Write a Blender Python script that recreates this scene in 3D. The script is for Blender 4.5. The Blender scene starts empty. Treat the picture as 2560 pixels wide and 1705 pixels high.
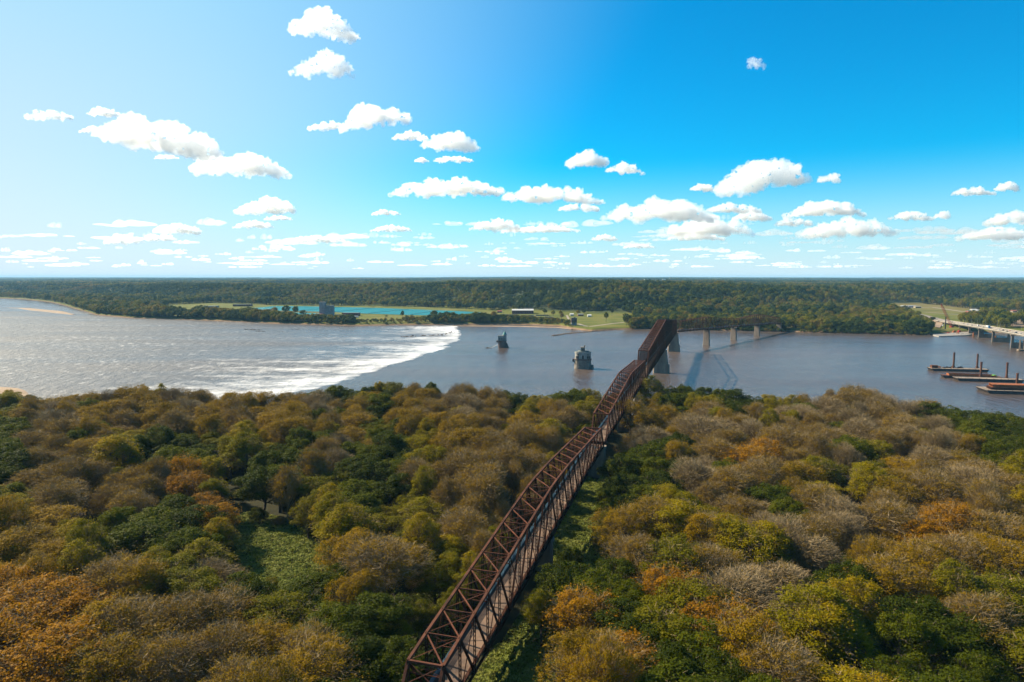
import bpy, math, random
import numpy as np
from mathutils import Vector, noise as mnoise
D = bpy.data; SC = bpy.context.scene
PI = math.pi
rng = np.random.default_rng(7); random.seed(7)

# ------------------------------------------------------------------ camera, sky, sun, exposure
CAMH = 100.0
cam = D.objects.new('camera', D.cameras.new('camera')); SC.collection.objects.link(cam); SC.camera = cam
cam.data.sensor_width = 36; cam.data.lens = 24; cam.data.clip_start = 1; cam.data.clip_end = 400000
PITCH = math.atan((852.5-694)/1707)
cam.location = (0, 0, CAMH); cam.rotation_euler = (PI/2-PITCH, 0, 0)
SUN_EL = math.radians(37.5)
SUN_AZ = math.atan2(-.883, .469)            # measured from +Y towards +X
w = D.worlds.new('World'); SC.world = w; w.use_nodes = True
nt = w.node_tree; nt.nodes.clear()
sky = nt.nodes.new('ShaderNodeTexSky'); sky.sky_type = 'NISHITA'; sky.sun_disc = False
sky.sun_elevation = SUN_EL; sky.sun_rotation = SUN_AZ % (2*PI)
sky.altitude = 100; sky.air_density = 1.0; sky.dust_density = .3; sky.ozone_density = 3.0
hs = nt.nodes.new('ShaderNodeHueSaturation'); hs.inputs['Saturation'].default_value = 1.3; hs.inputs['Hue'].default_value = .485
bg = nt.nodes.new('ShaderNodeBackground'); bg.inputs[1].default_value = .065
out = nt.nodes.new('ShaderNodeOutputWorld')
gain = nt.nodes.new('ShaderNodeMix'); gain.data_type = 'RGBA'; gain.blend_type = 'MULTIPLY'; gain.inputs[0].default_value = 1; gain.inputs[7].default_value = (.04, .84, 1.06, 1)
nt.links.new(sky.outputs[0], hs.inputs['Color']); nt.links.new(hs.outputs[0], gain.inputs[6])
# bright moist air low over the horizon, stronger towards the sun
tc = nt.nodes.new('ShaderNodeTexCoord'); sp = nt.nodes.new('ShaderNodeSeparateXYZ'); nt.links.new(tc.outputs['Generated'], sp.inputs[0])
mrz = nt.nodes.new('ShaderNodeMapRange'); mrz.interpolation_type = 'SMOOTHSTEP'
mrz.inputs[1].default_value = .17; mrz.inputs[2].default_value = -.03; mrz.inputs[3].default_value = 0; mrz.inputs[4].default_value = .95
nt.links.new(sp.outputs[2], mrz.inputs[0])
hz = nt.nodes.new('ShaderNodeMix'); hz.data_type = 'RGBA'; hz.inputs[7].default_value = (4.8, 5.5, 6.1, 1)
nt.links.new(mrz.outputs[0], hz.inputs[0]); 
dp = nt.nodes.new('ShaderNodeVectorMath'); dp.operation = 'DOT_PRODUCT'; dp.inputs[1].default_value = (math.sin(SUN_AZ)*math.cos(SUN_EL), math.cos(SUN_AZ)*math.cos(SUN_EL), math.sin(SUN_EL))
nt.links.new(tc.outputs['Generated'], dp.inputs[0])
mrs = nt.nodes.new('ShaderNodeMapRange'); mrs.interpolation_type = 'SMOOTHSTEP'
mrs.inputs[1].default_value = .40; mrs.inputs[2].default_value = .95; mrs.inputs[3].default_value = 0; mrs.inputs[4].default_value = 1.0
nt.links.new(dp.outputs['Value'], mrs.inputs[0])
au = nt.nodes.new('ShaderNodeMix'); au.data_type = 'RGBA'; au.inputs[7].default_value = (2.3, 4.5, 5.9, 1)
nt.links.new(mrs.outputs[0], au.inputs[0]); nt.links.new(gain.outputs[2], au.inputs[6]); mrl = nt.nodes.new('ShaderNodeMapRange'); mrl.interpolation_type = 'SMOOTHSTEP'; mrl.inputs[1].default_value = .46; mrl.inputs[2].default_value = 0; mrl.inputs[3].default_value = 0; mrl.inputs[4].default_value = .85
nt.links.new(sp.outputs[2], mrl.inputs[0]); mml = nt.nodes.new('ShaderNodeMath'); mml.operation = 'MULTIPLY'; nt.links.new(mrl.outputs[0], mml.inputs[0]); nt.links.new(mrs.outputs[0], mml.inputs[1])
wl = nt.nodes.new('ShaderNodeMix'); wl.data_type = 'RGBA'; wl.inputs[7].default_value = (5.2, 5.6, 5.9, 1); nt.links.new(mml.outputs[0], wl.inputs[0]); nt.links.new(au.outputs[2], wl.inputs[6]); nt.links.new(wl.outputs[2], hz.inputs[6]); nt.links.new(hz.outputs[2], bg.inputs[0]); nt.links.new(bg.outputs[0], out.inputs[0])
sl = D.lights.new('sun', 'SUN'); sl.energy = 4.6; sl.angle = math.radians(.5); sl.color = (1, .86, .64)
sun = D.objects.new('sun', sl); SC.collection.objects.link(sun)
sv = Vector((math.sin(SUN_AZ)*math.cos(SUN_EL), math.cos(SUN_AZ)*math.cos(SUN_EL), math.sin(SUN_EL)))
sun.rotation_euler = sv.to_track_quat('Z', 'Y').to_euler(); sun.location = (-300, 200, 400)
SC.view_settings.view_transform = 'Standard'; SC.view_settings.look = 'None'
SC.view_settings.exposure = 1.36; SC.view_settings.gamma = 1.0; SC.view_settings.use_curve_mapping = False
SC.cycles.max_bounces = 24; SC.cycles.diffuse_bounces = 2; SC.cycles.glossy_bounces = 2
SC.cycles.transmission_bounces = 3; SC.cycles.volume_bounces = 22; SC.cycles.transparent_max_bounces = 8

# ------------------------------------------------------------------ survey helpers (measurements -> metres)
def at(px, py, z=0.0):
    x = (px-1280)/1707; u = -(py-852.5)/1707
    r = (x, math.cos(PITCH)+u*math.sin(PITCH), -math.sin(PITCH)+u*math.cos(PITCH))
    t = (z-CAMH)/r[2]
    return (r[0]*t, r[1]*t, z)
def aty(px, py, Y):
    x = (px-1280)/1707; u = -(py-852.5)/1707
    r = (x, math.cos(PITCH)+u*math.sin(PITCH), -math.sin(PITCH)+u*math.cos(PITCH))
    t = Y/r[1]
    return (r[0]*t, Y, CAMH+r[2]*t)
def topix(x, y, z):
    dz = z-CAMH
    F = y*math.cos(PITCH)-dz*math.sin(PITCH); U = y*math.sin(PITCH)+dz*math.cos(PITCH)
    return 1280+1707*x/F, 852.5-1707*U/F
def inpoly(x, y, poly):
    c = False; n = len(poly); j = n-1
    for i in range(n):
        xi, yi = poly[i]; xj, yj = poly[j]
        if (yi > y) != (yj > y) and x < (xj-xi)*(y-yi)/(yj-yi)+xi: c = not c
        j = i
    return c
def inpoly_np(x, y, poly):
    c = np.zeros(len(x), bool); n = len(poly); j = n-1
    for i in range(n):
        xi, yi = poly[i]; xj, yj = poly[j]
        if yi != yj:
            c ^= ((yi > y) != (yj > y)) & (x < (xj-xi)*(y-yi)/(yj-yi)+xi)
        j = i
    return c

# ------------------------------------------------------------------ object helpers
def tag(o, label=None, cat=None, group=None, kind=None):
    if label: o['label'] = label
    if cat: o['category'] = cat
    if group: o['group'] = group
    if kind: o['kind'] = kind
    return o
def empty(name, loc, label, cat, group=None, rz=0):
    o = D.objects.new(name, None); SC.collection.objects.link(o)
    o.location = loc; o.rotation_euler = (0, 0, rz); o.empty_display_size = 1
    return tag(o, label, cat, group)
def mesh_np(name, V, F, mats, mi=None, smooth=False):
    """V (n,3), F list of arrays each (m,k) of equal k"""
    me = D.meshes.new(name)
    V = np.asarray(V, np.float32)
    me.vertices.add(len(V)); me.vertices.foreach_set('co', V.ravel())
    Fs = [np.asarray(f, np.int32) for f in F if len(f)]
    loops = np.concatenate([f.ravel() for f in Fs]); tot = np.concatenate([np.full(len(f), f.shape[1], np.int32) for f in Fs])
    st = np.concatenate([[0], np.cumsum(tot)[:-1]]).astype(np.int32)
    me.loops.add(len(loops)); me.loops.foreach_set('vertex_index', loops)
    me.polygons.add(len(tot)); me.polygons.foreach_set('loop_start', st); me.polygons.foreach_set('loop_total', tot)
    if mi is not None: me.polygons.foreach_set('material_index', np.asarray(mi, np.int32))
    if smooth: me.polygons.foreach_set('use_smooth', np.ones(len(tot), bool))
    for m in (mats if isinstance(mats, (list, tuple)) else [mats]): me.materials.append(m)
    me.update(calc_edges=True); me.validate()
    return me
class MB:
    def __init__(s): s.v = []; s.f = []
    def hexa(s, c8):
        b = len(s.v); s.v += [tuple(c) for c in c8]
        for q in ((0,3,2,1),(4,5,6,7),(0,1,5,4),(1,2,6,5),(2,3,7,6),(3,0,4,7)): s.f.append(tuple(b+i for i in q))
        return s
    def box(s, cx, cy, cz, sx, sy, sz, rz=0, taper=1.0, tx=None):
        """base centre cz is the BOTTOM; taper scales the top"""
        c, n = math.cos(rz), math.sin(rz); P = []
        tx = taper if tx is None else tx
        for z, kx, ky in ((cz, 1, 1), (cz+sz, tx, taper)):
            for a, b in ((-1,-1),(1,-1),(1,1),(-1,1)):
                x, y = a*sx/2*kx, b*sy/2*ky
                P.append((cx+x*c-y*n, cy+x*n+y*c, z))
        return s.hexa(P)
    def beam(s, p, q, w, h=None, up=(0,0,1)):
        p, q = Vector(p), Vector(q); d = q-p
        if d.length < 1e-6: return s
        h = h or w; d.normalize(); u = Vector(up)
        if abs(d.dot(u)) > .97: u = Vector((0, 1, 0)) if abs(d.y) < .9 else Vector((1, 0, 0))
        r = d.cross(u).normalized(); u = r.cross(d).normalized()
        r = r*w/2; u = u*h/2
        return s.hexa([p-r-u, p+r-u, p+r+u, p-r+u, q-r-u, q+r-u, q+r+u, q-r+u])
    def tube(s, pts, rads, n=6, cap=True):
        b0 = len(s.v); prev = None
        for i, p in enumerate(pts):
            p = Vector(p)
            a = Vector(pts[max(0, i-1)]); c = Vector(pts[min(len(pts)-1, i+1)])
            d = (c-a).normalized()
            r = d.orthogonal().normalized() if prev is None else (prev-d*prev.dot(d)).normalized()
            prev = r; t = d.cross(r)
            for k in range(n):
                an = 2*PI*k/n; s.v.append(tuple(p+(r*math.cos(an)+t*math.sin(an))*rads[i]))
        for i in range(len(pts)-1):
            for k in range(n):
                k2 = (k+1) % n
                s.f.append((b0+i*n+k, b0+i*n+k2, b0+(i+1)*n+k2, b0+(i+1)*n+k))
        if cap:
            s.f.append(tuple(b0+k for k in range(n))[::-1]); s.f.append(tuple(b0+(len(pts)-1)*n+k for k in range(n)))
        return s
    def prism(s, poly, z0, z1, k=1.0, c=None):
        n = len(poly); b = len(s.v)
        if c is None: c = (sum(p[0] for p in poly)/n, sum(p[1] for p in poly)/n)
        s.v += [(x, y, z0) for x, y in poly]+[(c[0]+(x-c[0])*k, c[1]+(y-c[1])*k, z1) for x, y in poly]
        for i in range(n):
            j = (i+1) % n; s.f.append((b+i, b+j, b+n+j, b+n+i))
        s.f.append(tuple(range(b+n-1, b-1, -1))); s.f.append(tuple(range(b+n, b+2*n)))
        return s
    def gable(s, cx, cy, cz, sx, sy, h, rz=0, over=.4):
        c, n = math.cos(rz), math.sin(rz); sx += over*2; sy += over*2
        L = [(-sx/2,-sy/2,0),(sx/2,-sy/2,0),(sx/2,sy/2,0),(-sx/2,sy/2,0),(-sx/2,0,h),(sx/2,0,h)]
        b = len(s.v); s.v += [(cx+x*c-y*n, cy+x*n+y*c, cz+z) for x, y, z in L]
        s.f += [tuple(b+i for i in q) for q in ((0,1,5,4),(2,3,4,5),(0,4,3),(1,2,5),(3,2,1,0))]
        return s
    def mesh(s, name, mats, smooth=False):
        me = D.meshes.new(name); me.from_pydata([tuple(v) for v in s.v], [], s.f)
        for m in (mats if isinstance(mats, (list, tuple)) else [mats]): me.materials.append(m)
        if smooth: me.polygons.foreach_set('use_smooth', np.ones(len(s.f), bool))
        me.update(); return me
    def build(s, name, mat, parent=None, smooth=False):
        return link(name, s.mesh(name, mat, smooth), parent)
def link(name, me, parent=None, loc=None):
    o = D.objects.new(name, me); SC.collection.objects.link(o)
    if parent:
        o.parent = parent
        if o.data and loc is None:
            # geometry is given in world coordinates: bring it into the parent's frame
            pw = parent_world(parent); o.matrix_parent_inverse = pw.inverted()
    if loc is not None: o.location = loc
    return o
from mathutils import Matrix
def parent_world(p):
    m = Matrix.LocRotScale(p.location, p.rotation_euler, p.scale)
    if p.parent: m = parent_world(p.parent) @ p.matrix_parent_inverse @ m
    return m

# ------------------------------------------------------------------ materials
ALB = .60
def mat(name, c, rough=.8, var=.25, scale=.3, c2=None, bump=0, metal=0, detail=4, spec=.3, sc3=None, coords='Object'):
    c = tuple(x*ALB for x in c); c2 = tuple(x*ALB for x in c2) if c2 else None
    m = D.materials.new(name); m.use_nodes = True; t = m.node_tree; N = t.nodes; L = t.links
    b = N['Principled BSDF']; b.inputs['Roughness'].default_value = rough; b.inputs['Metallic'].default_value = metal
    b.inputs['Specular IOR Level'].default_value = spec
    geo = N.new('ShaderNodeNewGeometry')
    mp = N.new('ShaderNodeMapping'); mp.inputs['Scale'].default_value = sc3 or (1, 1, 1)
    L.new(geo.outputs['Position'], mp.inputs[0])
    no = N.new('ShaderNodeTexNoise'); no.inputs['Scale'].default_value = scale; no.inputs['Detail'].default_value = detail
    no.inputs['Roughness'].default_value = .65
    L.new(mp.outputs[0], no.inputs['Vector'])
    r = N.new('ShaderNodeValToRGB'); c2 = c2 or tuple(x*(1-var) for x in c)
    r.color_ramp.elements[0].position = .36; r.color_ramp.elements[1].position = .64
    r.color_ramp.elements[0].color = (*c2, 1); r.color_ramp.elements[1].color = (*(min(1, x*(1+var*.4)) for x in c), 1)
    L.new(no.outputs['Fac'], r.inputs[0]); L.new(r.outputs[0], b.inputs['Base Color'])
    if bump:
        bp = N.new('ShaderNodeBump'); bp.inputs['Strength'].default_value = .7; bp.inputs['Distance'].default_value = bump
        n2 = N.new('ShaderNodeTexNoise'); n2.inputs['Scale'].default_value = scale*5; n2.inputs['Detail'].default_value = 5
        L.new(mp.outputs[0], n2.inputs['Vector']); L.new(n2.outputs['Fac'], bp.inputs['Height']); L.new(bp.outputs[0], b.inputs['Normal'])
    return m
LB = (.80, .75, .30)
def leafmat(name, cols, trans=.42):
    """crown colours chosen per tree (object random) and mottled from leaf clump to leaf clump"""
    m = D.materials.new(name); m.use_nodes = True; t = m.node_tree; N = t.nodes; L = t.links; N.clear()
    o = N.new('ShaderNodeOutputMaterial'); mx = N.new('ShaderNodeMixShader'); mx.inputs[0].default_value = trans
    d = N.new('ShaderNodeBsdfPrincipled'); d.inputs['Roughness'].default_value = .6; d.inputs['Specular IOR Level'].default_value = .06
    tr = N.new('ShaderNodeBsdfTranslucent')
    oi = N.new('ShaderNodeObjectInfo'); geo = N.new('ShaderNodeNewGeometry')
    no = N.new('ShaderNodeTexNoise'); no.inputs['Scale'].default_value = .34; no.inputs['Detail'].default_value = 7; no.inputs['Roughness'].default_value = .75
    L.new(geo.outputs['Position'], no.inputs['Vector'])
    a = N.new('ShaderNodeMath'); a.operation = 'MULTIPLY_ADD'; a.inputs[1].default_value = 2.1; a.inputs[2].default_value = -.9
    L.new(no.outputs['Fac'], a.inputs[0])
    s = N.new('ShaderNodeMath'); s.operation = 'MULTIPLY_ADD'; s.inputs[1].default_value = .62; 
    L.new(oi.outputs['Random'], s.inputs[0]); L.new(a.outputs[0], s.inputs[2])
    r = N.new('ShaderNodeValToRGB')
    while len(r.color_ramp.elements) < len(cols): r.color_ramp.elements.new(.5)
    for i, c in enumerate(cols):
        r.color_ramp.elements[i].position = i/(len(cols)-1); r.color_ramp.elements[i].color = (min(.5, c[0]*LB[0]), min(.5, c[1]*LB[1]), c[2]*LB[2], 1)
    L.new(s.outputs[0], r.inputs[0])
    L.new(r.outputs[0], d.inputs['Base Color']); L.new(r.outputs[0], tr.inputs[0])
    L.new(d.outputs[0], mx.inputs[1]); L.new(tr.outputs[0], mx.inputs[2]); L.new(mx.outputs[0], o.inputs[0])
    return m
M = {}
M['bark'] = mat('bark', (.10,.075,.055), .9, .4, 1.5)
M['twig'] = mat('twig', (.40,.29,.15), .85, .35, .15, c2=(.22,.155,.075))
M['palebark'] = mat('pale_bark', (.27,.22,.18), .85, .35, .8)
LEAF = {
 'g': [(.030,.046,.002),(.050,.070,.003),(.090,.112,.004),(.16,.165,.006)],
 'y': [(.15,.150,.004),(.21,.19,.004),(.27,.22,.004),(.36,.24,.004)],
 'o': [(.19,.132,.006),(.26,.172,.006),(.31,.200,.006),(.36,.235,.005)],
 'b': [(.18,.118,.012),(.24,.152,.012),(.29,.185,.010),(.23,.172,.014)],
 't': [(.21,.148,.030),(.26,.170,.026),(.26,.168,.018),(.20,.155,.024)],
 'r': [(.26,.125,.006),(.34,.165,.005),(.42,.215,.005),(.28,.165,.008)],
 'w': [(.095,.100,.005),(.145,.145,.006),(.19,.175,.007),(.14,.12,.010)],
}
for k, c in LEAF.items(): M['leaf_'+k] = leafmat('leaves_'+k, c)
FAR = {
 'fg': [(.026,.050,.016),(.044,.074,.018),(.074,.104,.018),(.13,.15,.020)],
 'fy': [(.12,.135,.014),(.18,.18,.014),(.26,.23,.014),(.16,.15,.016)],
 'fb': [(.19,.14,.030),(.25,.18,.032),(.30,.20,.028),(.18,.155,.026)],
}
LB = (.62, .64, .60)
for k, c in FAR.items(): M['leaf_'+k] = leafmat('leaves_'+k, c, .35)
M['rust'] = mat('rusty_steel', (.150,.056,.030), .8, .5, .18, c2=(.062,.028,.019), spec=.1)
M['rust_shaded'] = mat('shaded_rusty_steel', (.085,.034,.020), .85, .5, .3, c2=(.045,.02,.013), spec=.05)  # rusty steel with the shade of the backlit web darkened into its colour
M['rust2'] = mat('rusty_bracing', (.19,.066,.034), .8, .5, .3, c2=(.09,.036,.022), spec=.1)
M['rustbarge'] = mat('rusty_plate', (.17,.065,.035), .75, .5, .35, c2=(.08,.035,.025))
M['orangerust'] = mat('orange_rust', (.55,.17,.055), .8, .4, .6)
M['dark'] = mat('dark_hull', (.075,.068,.070), .6, .4, .3)
M['rail'] = mat('blue_grey_railing', (.13,.24,.31), .55, .45, .3, c2=(.06,.13,.18))  # mottled blue-grey tone of the railings
M['road'] = mat('old_concrete_roadway', (.25,.155,.10), .85, .35, .13, c2=(.085,.055,.04), bump=.03)
M['conc'] = mat('weathered_concrete', (.36,.28,.21), .85, .4, .12, c2=(.22,.165,.13), bump=.08, sc3=(1,1,.35))
M['conc_w'] = mat('pale_concrete', (.50,.45,.38), .8, .25, .1)
M['asphalt'] = mat('worn_highway', (.33,.27,.22), .85, .25, .05)
M['stone'] = mat('limestone', (.36,.31,.25), .85, .45, .35, c2=(.20,.17,.14), bump=.1)
M['stonelight'] = mat('white_limestone', (.55,.53,.47), .8, .3, .4)
M['granite'] = mat('red_granite', (.22,.15,.125), .85, .4, .4, bump=.1)
M['glass'] = mat('dark_window', (.02,.022,.026), .3, .1, 1)
M['teal'] = mat('verdigris_copper', (.03,.30,.28), .6, .25, 1)
M['roofgrey'] = mat('grey_roof', (.20,.22,.20), .85, .3, .4)
M['greybld'] = mat('grey_rendered_wall', (.42,.40,.41), .85, .25, .2)
M['brick'] = mat('red_brick', (.42,.13,.10), .85, .3, .5)
M['white'] = mat('white_paint', (.75,.74,.70), .6, .1, .3)
M['blue'] = mat('blue_paint', (.05,.25,.55), .5, .1, .3)
M['red'] = mat('red_paint', (.50,.03,.03), .5, .2, .5)
M['black'] = mat('black_paint', (.02,.02,.022), .4, .2, .5)
M['silver'] = mat('silver_paint', (.45,.46,.48), .4, .1, .5)
M['tan'] = mat('tan_roof', (.42,.36,.26), .8, .2, .5)
M['sand'] = mat('sand', (.46,.32,.20), .9, .25, .05, c2=(.33,.22,.14))
M['rock'] = mat('river_rock', (.30,.21,.14), .9, .5, .3, c2=(.12,.09,.07))
M['gravel'] = mat('pale_rubble', (.42,.38,.34), .9, .45, .5, c2=(.2,.18,.16))
M['dirtroad'] = mat('gravel_track', (.42,.34,.26), .9, .2, .1)
M['lime'] = mat('lime_green_cover', (.15,.6,.05), .6, .1, 1)

# ------------------------------------------------------------------ water
def water_material():
    m = D.materials.new('river_water'); m.use_nodes = True; t = m.node_tree; N = t.nodes; L = t.links
    b = N['Principled BSDF']; b.inputs['IOR'].default_value = 1.33; b.inputs['Roughness'].default_value = .12; b.inputs['Specular IOR Level'].default_value = .34
    geo = N.new('ShaderNodeNewGeometry')
    def noise(scale, det=3, rough=.5, vec=None, sx=(1,1,1)):
        mp = N.new('ShaderNodeMapping'); mp.inputs['Scale'].default_value = sx
        L.new(vec or geo.outputs['Position'], mp.inputs[0])
        n = N.new('ShaderNodeTexNoise'); n.inputs['Scale'].default_value = scale; n.inputs['Detail'].default_value = det; n.inputs['Roughness'].default_value = rough
        L.new(mp.outputs[0], n.inputs['Vector']); return n.outputs['Fac']
    def math_(op, a, b_=None, c=None, clamp=False):
        x = N.new('ShaderNodeMath'); x.operation = op; x.use_clamp = clamp
        for i, v in enumerate((a, b_, c)):
            if v is None: continue
            if isinstance(v, (int, float)): x.inputs[i].default_value = v
            else: L.new(v, x.inputs[i])
        return x.outputs[0]
    def ramp(f, p0, p1):
        x = N.new('ShaderNodeMapRange'); x.inputs[1].default_value = p0; x.inputs[2].default_value = p1; x.clamp = True
        L.new(f, x.inputs[0]); return x.outputs[0]
    # vertex masks: rapids (broken water below the rock weir), foam (white water)
    ar = N.new('ShaderNodeAttribute'); ar.attribute_name = 'rapids'
    af = N.new('ShaderNodeAttribute'); af.attribute_name = 'foam'
    col = N.new('ShaderNodeMix'); col.data_type = 'RGBA'
    big = ramp(noise(.004, 4, .6, sx=(.45,1.6,1)), .35, .65)
    col.inputs[6].default_value = (.066,.052,.046,1); col.inputs[7].default_value = (.090,.065,.052,1)
    L.new(big, col.inputs[0])
    fo = noise(.08, 7, .78, sx=(.45,.7,1)); fo2 = noise(.011, 4, .65, sx=(.4,1.5,1))
    f1 = math_('ADD', math_('MULTIPLY', fo, .62), math_('MULTIPLY', fo2, .38))
    # threshold falls where foam is strong
    thr = math_('MULTIPLY_ADD', af.outputs['Fac'], -.36, .70)
    fm = ramp(math_('SUBTRACT', f1, thr), 0.0, .20)
    fm = math_('MULTIPLY', fm, math_('MULTIPLY', af.outputs['Fac'], 4, clamp=True), clamp=True)
    # foam flecks and sun glitter painted white over the broken water, in streaks
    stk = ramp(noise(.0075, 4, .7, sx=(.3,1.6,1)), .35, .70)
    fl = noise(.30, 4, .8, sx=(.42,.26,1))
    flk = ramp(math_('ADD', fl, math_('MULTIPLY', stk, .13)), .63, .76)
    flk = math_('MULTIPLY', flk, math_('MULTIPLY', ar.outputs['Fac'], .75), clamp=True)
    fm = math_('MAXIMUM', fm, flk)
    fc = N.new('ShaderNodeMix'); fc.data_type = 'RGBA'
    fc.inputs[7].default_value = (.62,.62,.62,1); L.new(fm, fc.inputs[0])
    c3 = N.new('ShaderNodeMix'); c3.data_type = 'RGBA'; c3.inputs[7].default_value = (.085,.080,.080,1)
    L.new(math_('MULTIPLY', ar.outputs['Fac'], .85, clamp=True), c3.inputs[0]); L.new(col.outputs[2], c3.inputs[6]); L.new(c3.outputs[2], fc.inputs[6])
    L.new(math_('MULTIPLY_ADD', ar.outputs['Fac'], .35, .31), b.inputs['Specular IOR Level']); L.new(fc.outputs[2], b.inputs['Base Color'])
    # smooth slicks and wind-ruffled patches
    slick = ramp(noise(.006, 3, .5, sx=(.3,1.5,1)), .38, .62)
    ro = math_('ADD', math_('MULTIPLY_ADD', slick, .14, .13), math_('MULTIPLY', ar.outputs['Fac'], .26))
    ro = math_('ADD', ro, math_('MULTIPLY', fm, .4), clamp=True)
    L.new(ro, b.inputs['Roughness'])
    h = math_('ADD', math_('MULTIPLY', noise(.35, 3, .6), .35), math_('MULTIPLY', noise(.09, 4, .65, sx=(.8,.28,1)), 1.5))
    hr = math_('MULTIPLY', noise(.12, 5, .75, sx=(.9,.30,1)), math_('MULTIPLY', ar.outputs['Fac'], 1.5))
    bp = N.new('ShaderNodeBump'); bp.inputs['Strength'].default_value = 1; bp.inputs['Distance'].default_value = 1.5
    L.new(math_('ADD', h, hr), bp.inputs['Height']); L.new(bp.outputs[0], b.inputs['Normal'])
    return m
M['water'] = water_material()
def smooth(a, b, x): 
    t = np.clip((np.asarray(x)-a)/(b-a), 0, 1); return t*t*(3-2*t)
# weir crest (edge of the white water), surveyed
WEIR = [at(*p) for p in ((1150,819),(1163,826),(1166,838),(1155,853),(1120,873),(1060,897),(990,918),(900,945),(820,968),(740,988),(620,1010),(500,1030))]
def fbm(x, y, s, seed=0, octs=3):
    """cheap smooth value noise"""
    r = np.zeros_like(x, dtype=float); amp = 1; tot = 0
    for o in range(octs):
        xs, ys = x/s*2**o+seed*17.3+o*5.1, y/s*2**o+seed*7.7-o*3.3
        xi, yi = np.floor(xs), np.floor(ys); fx, fy = xs-xi, ys-yi; fx = fx*fx*(3-2*fx); fy = fy*fy*(3-2*fy)
        def hsh(a, b): 
            v = np.sin(a*127.1+b*311.7+seed*74.7)*43758.5453; return v-np.floor(v)
        n = hsh(xi, yi)*(1-fx)*(1-fy)+hsh(xi+1, yi)*fx*(1-fy)+hsh(xi, yi+1)*(1-fx)*fy+hsh(xi+1, yi+1)*fx*fy
        r += amp*(n*2-1); tot += amp; amp *= .5
    return r/tot
fbm_ = fbm
def build_water():
    ts = np.concatenate([np.linspace(-4,-.9,12), np.linspace(-.86,.86,330), np.linspace(.9,4,12)])
    ys = np.concatenate([[-3000,-800,-100,120,300], np.geomspace(380, 3600, 300), [4500,7000,12000,20000]])
    T, Y = np.meshgrid(ts, ys); X = T*np.maximum(Y, 1500)
    band = (Y > 300); X = np.where(band, T*Y, T*1500)
    V = np.stack([X, Y, np.zeros_like(X)], -1).reshape(-1, 3)
    n, m_ = len(ys), len(ts); idx = np.arange(n*m_).reshape(n, m_)
    F = np.stack([idx[:-1,:-1], idx[:-1,1:], idx[1:,1:], idx[1:,:-1]], -1).reshape(-1, 4)
    me = mesh_np('river', V, [F], M['water'])
    # masks
    W = np.array([[p[0], p[1]] for p in WEIR]); P = V[:, :2]
    dist = np.full(len(P), 1e9); side = np.zeros(len(P))
    for a, b in zip(W[:-1], W[1:]):
        ab = b-a; t = np.clip(((P-a)@ab)/(ab@ab), 0, 1); q = a+t[:, None]*ab; d = np.hypot(*(P-q).T)
        cr = ab[0]*(P[:,1]-a[1])-ab[1]*(P[:,0]-a[0])
        upd = d < dist; dist[upd] = d[upd]; side[upd] = cr[upd]
    sd_ = np.where(side < 0, 1, -1)*dist+9*fbm_(P[:,0], P[:,1], 30)+5*fbm_(P[:,0]+50, P[:,1], 12)
    down = sd_ > 0; dist = np.abs(sd_)
    down = down                       # downstream side (left / far)
    px = 1280+1707*P[:,0]/np.maximum(P[:,1], 1)
    foam = np.where(down, (.26+.62*np.exp(-dist/80)+.30*np.exp(-dist/300))*smooth(0, 16, dist), 0)
    foam = np.where(down, foam*smooth(0, 700, px+250), 0)*1.0
    # fade to calm water towards the far bank above the rapids
    y2 = P[:,1]; 
    foam *= 1-.55*smooth(1150, 1380, y2)*(px < 950)
    foam *= 1-smooth(1420, 1460, y2)
    foam = np.clip(foam, 0, 1)*smooth(1230, 1180, px)
    rap = np.where(down, 1-smooth(1500, 2600, y2), 0)*(.35+.65*smooth(1100, 200, px))
    rap = np.maximum(rap, .0)*smooth(0, 45, dist)*smooth(1230, 1180, px)
    for nm, a in (('foam', foam), ('rapids', rap)):
        at_ = me.attributes.new(nm, 'FLOAT', 'POINT'); at_.data.foreach_set('value', a.astype(np.float32))
    o = link('river', me); tag(o, kind='structure'); return o
build_water()

# ------------------------------------------------------------------ far bank terrain
SH = [(-1500,720),(-400,735),(-50,744),(60,748),(130,756),(190,773),(240,788),(330,796),(500,801),(700,810),(900,815),(1000,813),(1130,812),(1310,812),(1400,816),(1430,822),(1480,829),(1540,825),(1620,822),(1700,824),(1840,827),(1960,829.5),(2100,833),(2330,838),(2400,833),(2440,831),(2600,834),(3200,840),(4200,850)]
BL = [(-1500,4600),(0,4300),(300,3400),(500,2800),(700,2560),(900,2450),(1050,2300),(1200,2080),(1400,1800),(1600,1730),(1800,1800),(2000,1950),(2200,2350),(2560,2500),(4200,2700)]
shx = np.array([p[0] for p in SH]); shY = np.array([at(*p)[1] for p in SH])
blx = np.array([p[0] for p in BL]); blY = np.array([p[1] for p in BL])
def far_z(X, Y):
    X = np.asarray(X, float); Y = np.asarray(Y, float)
    px = 1280+1707*X/np.maximum(Y, 1)
    d = Y-np.interp(px, shx, shY)
    z = -3+8*smooth(-14, 22, d)
    B = np.interp(px, blx, blY)
    z += smooth(0, 330, Y-B)*(40+13*fbm(X, Y, 700, 1)+12*np.exp(-((px-1450)/420.)**2))
    z += smooth(1200, 20000, Y-B)*31
    z += smooth(500, 3000, Y-B)*(13*fbm(X, Y, 1700, 2, 3))
    z += smooth(12000, 20000, Y)*(10*np.exp(-((px-1330)/260.)**2)+5*fbm(X, Y, 5000, 5, 2))
    return z
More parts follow.
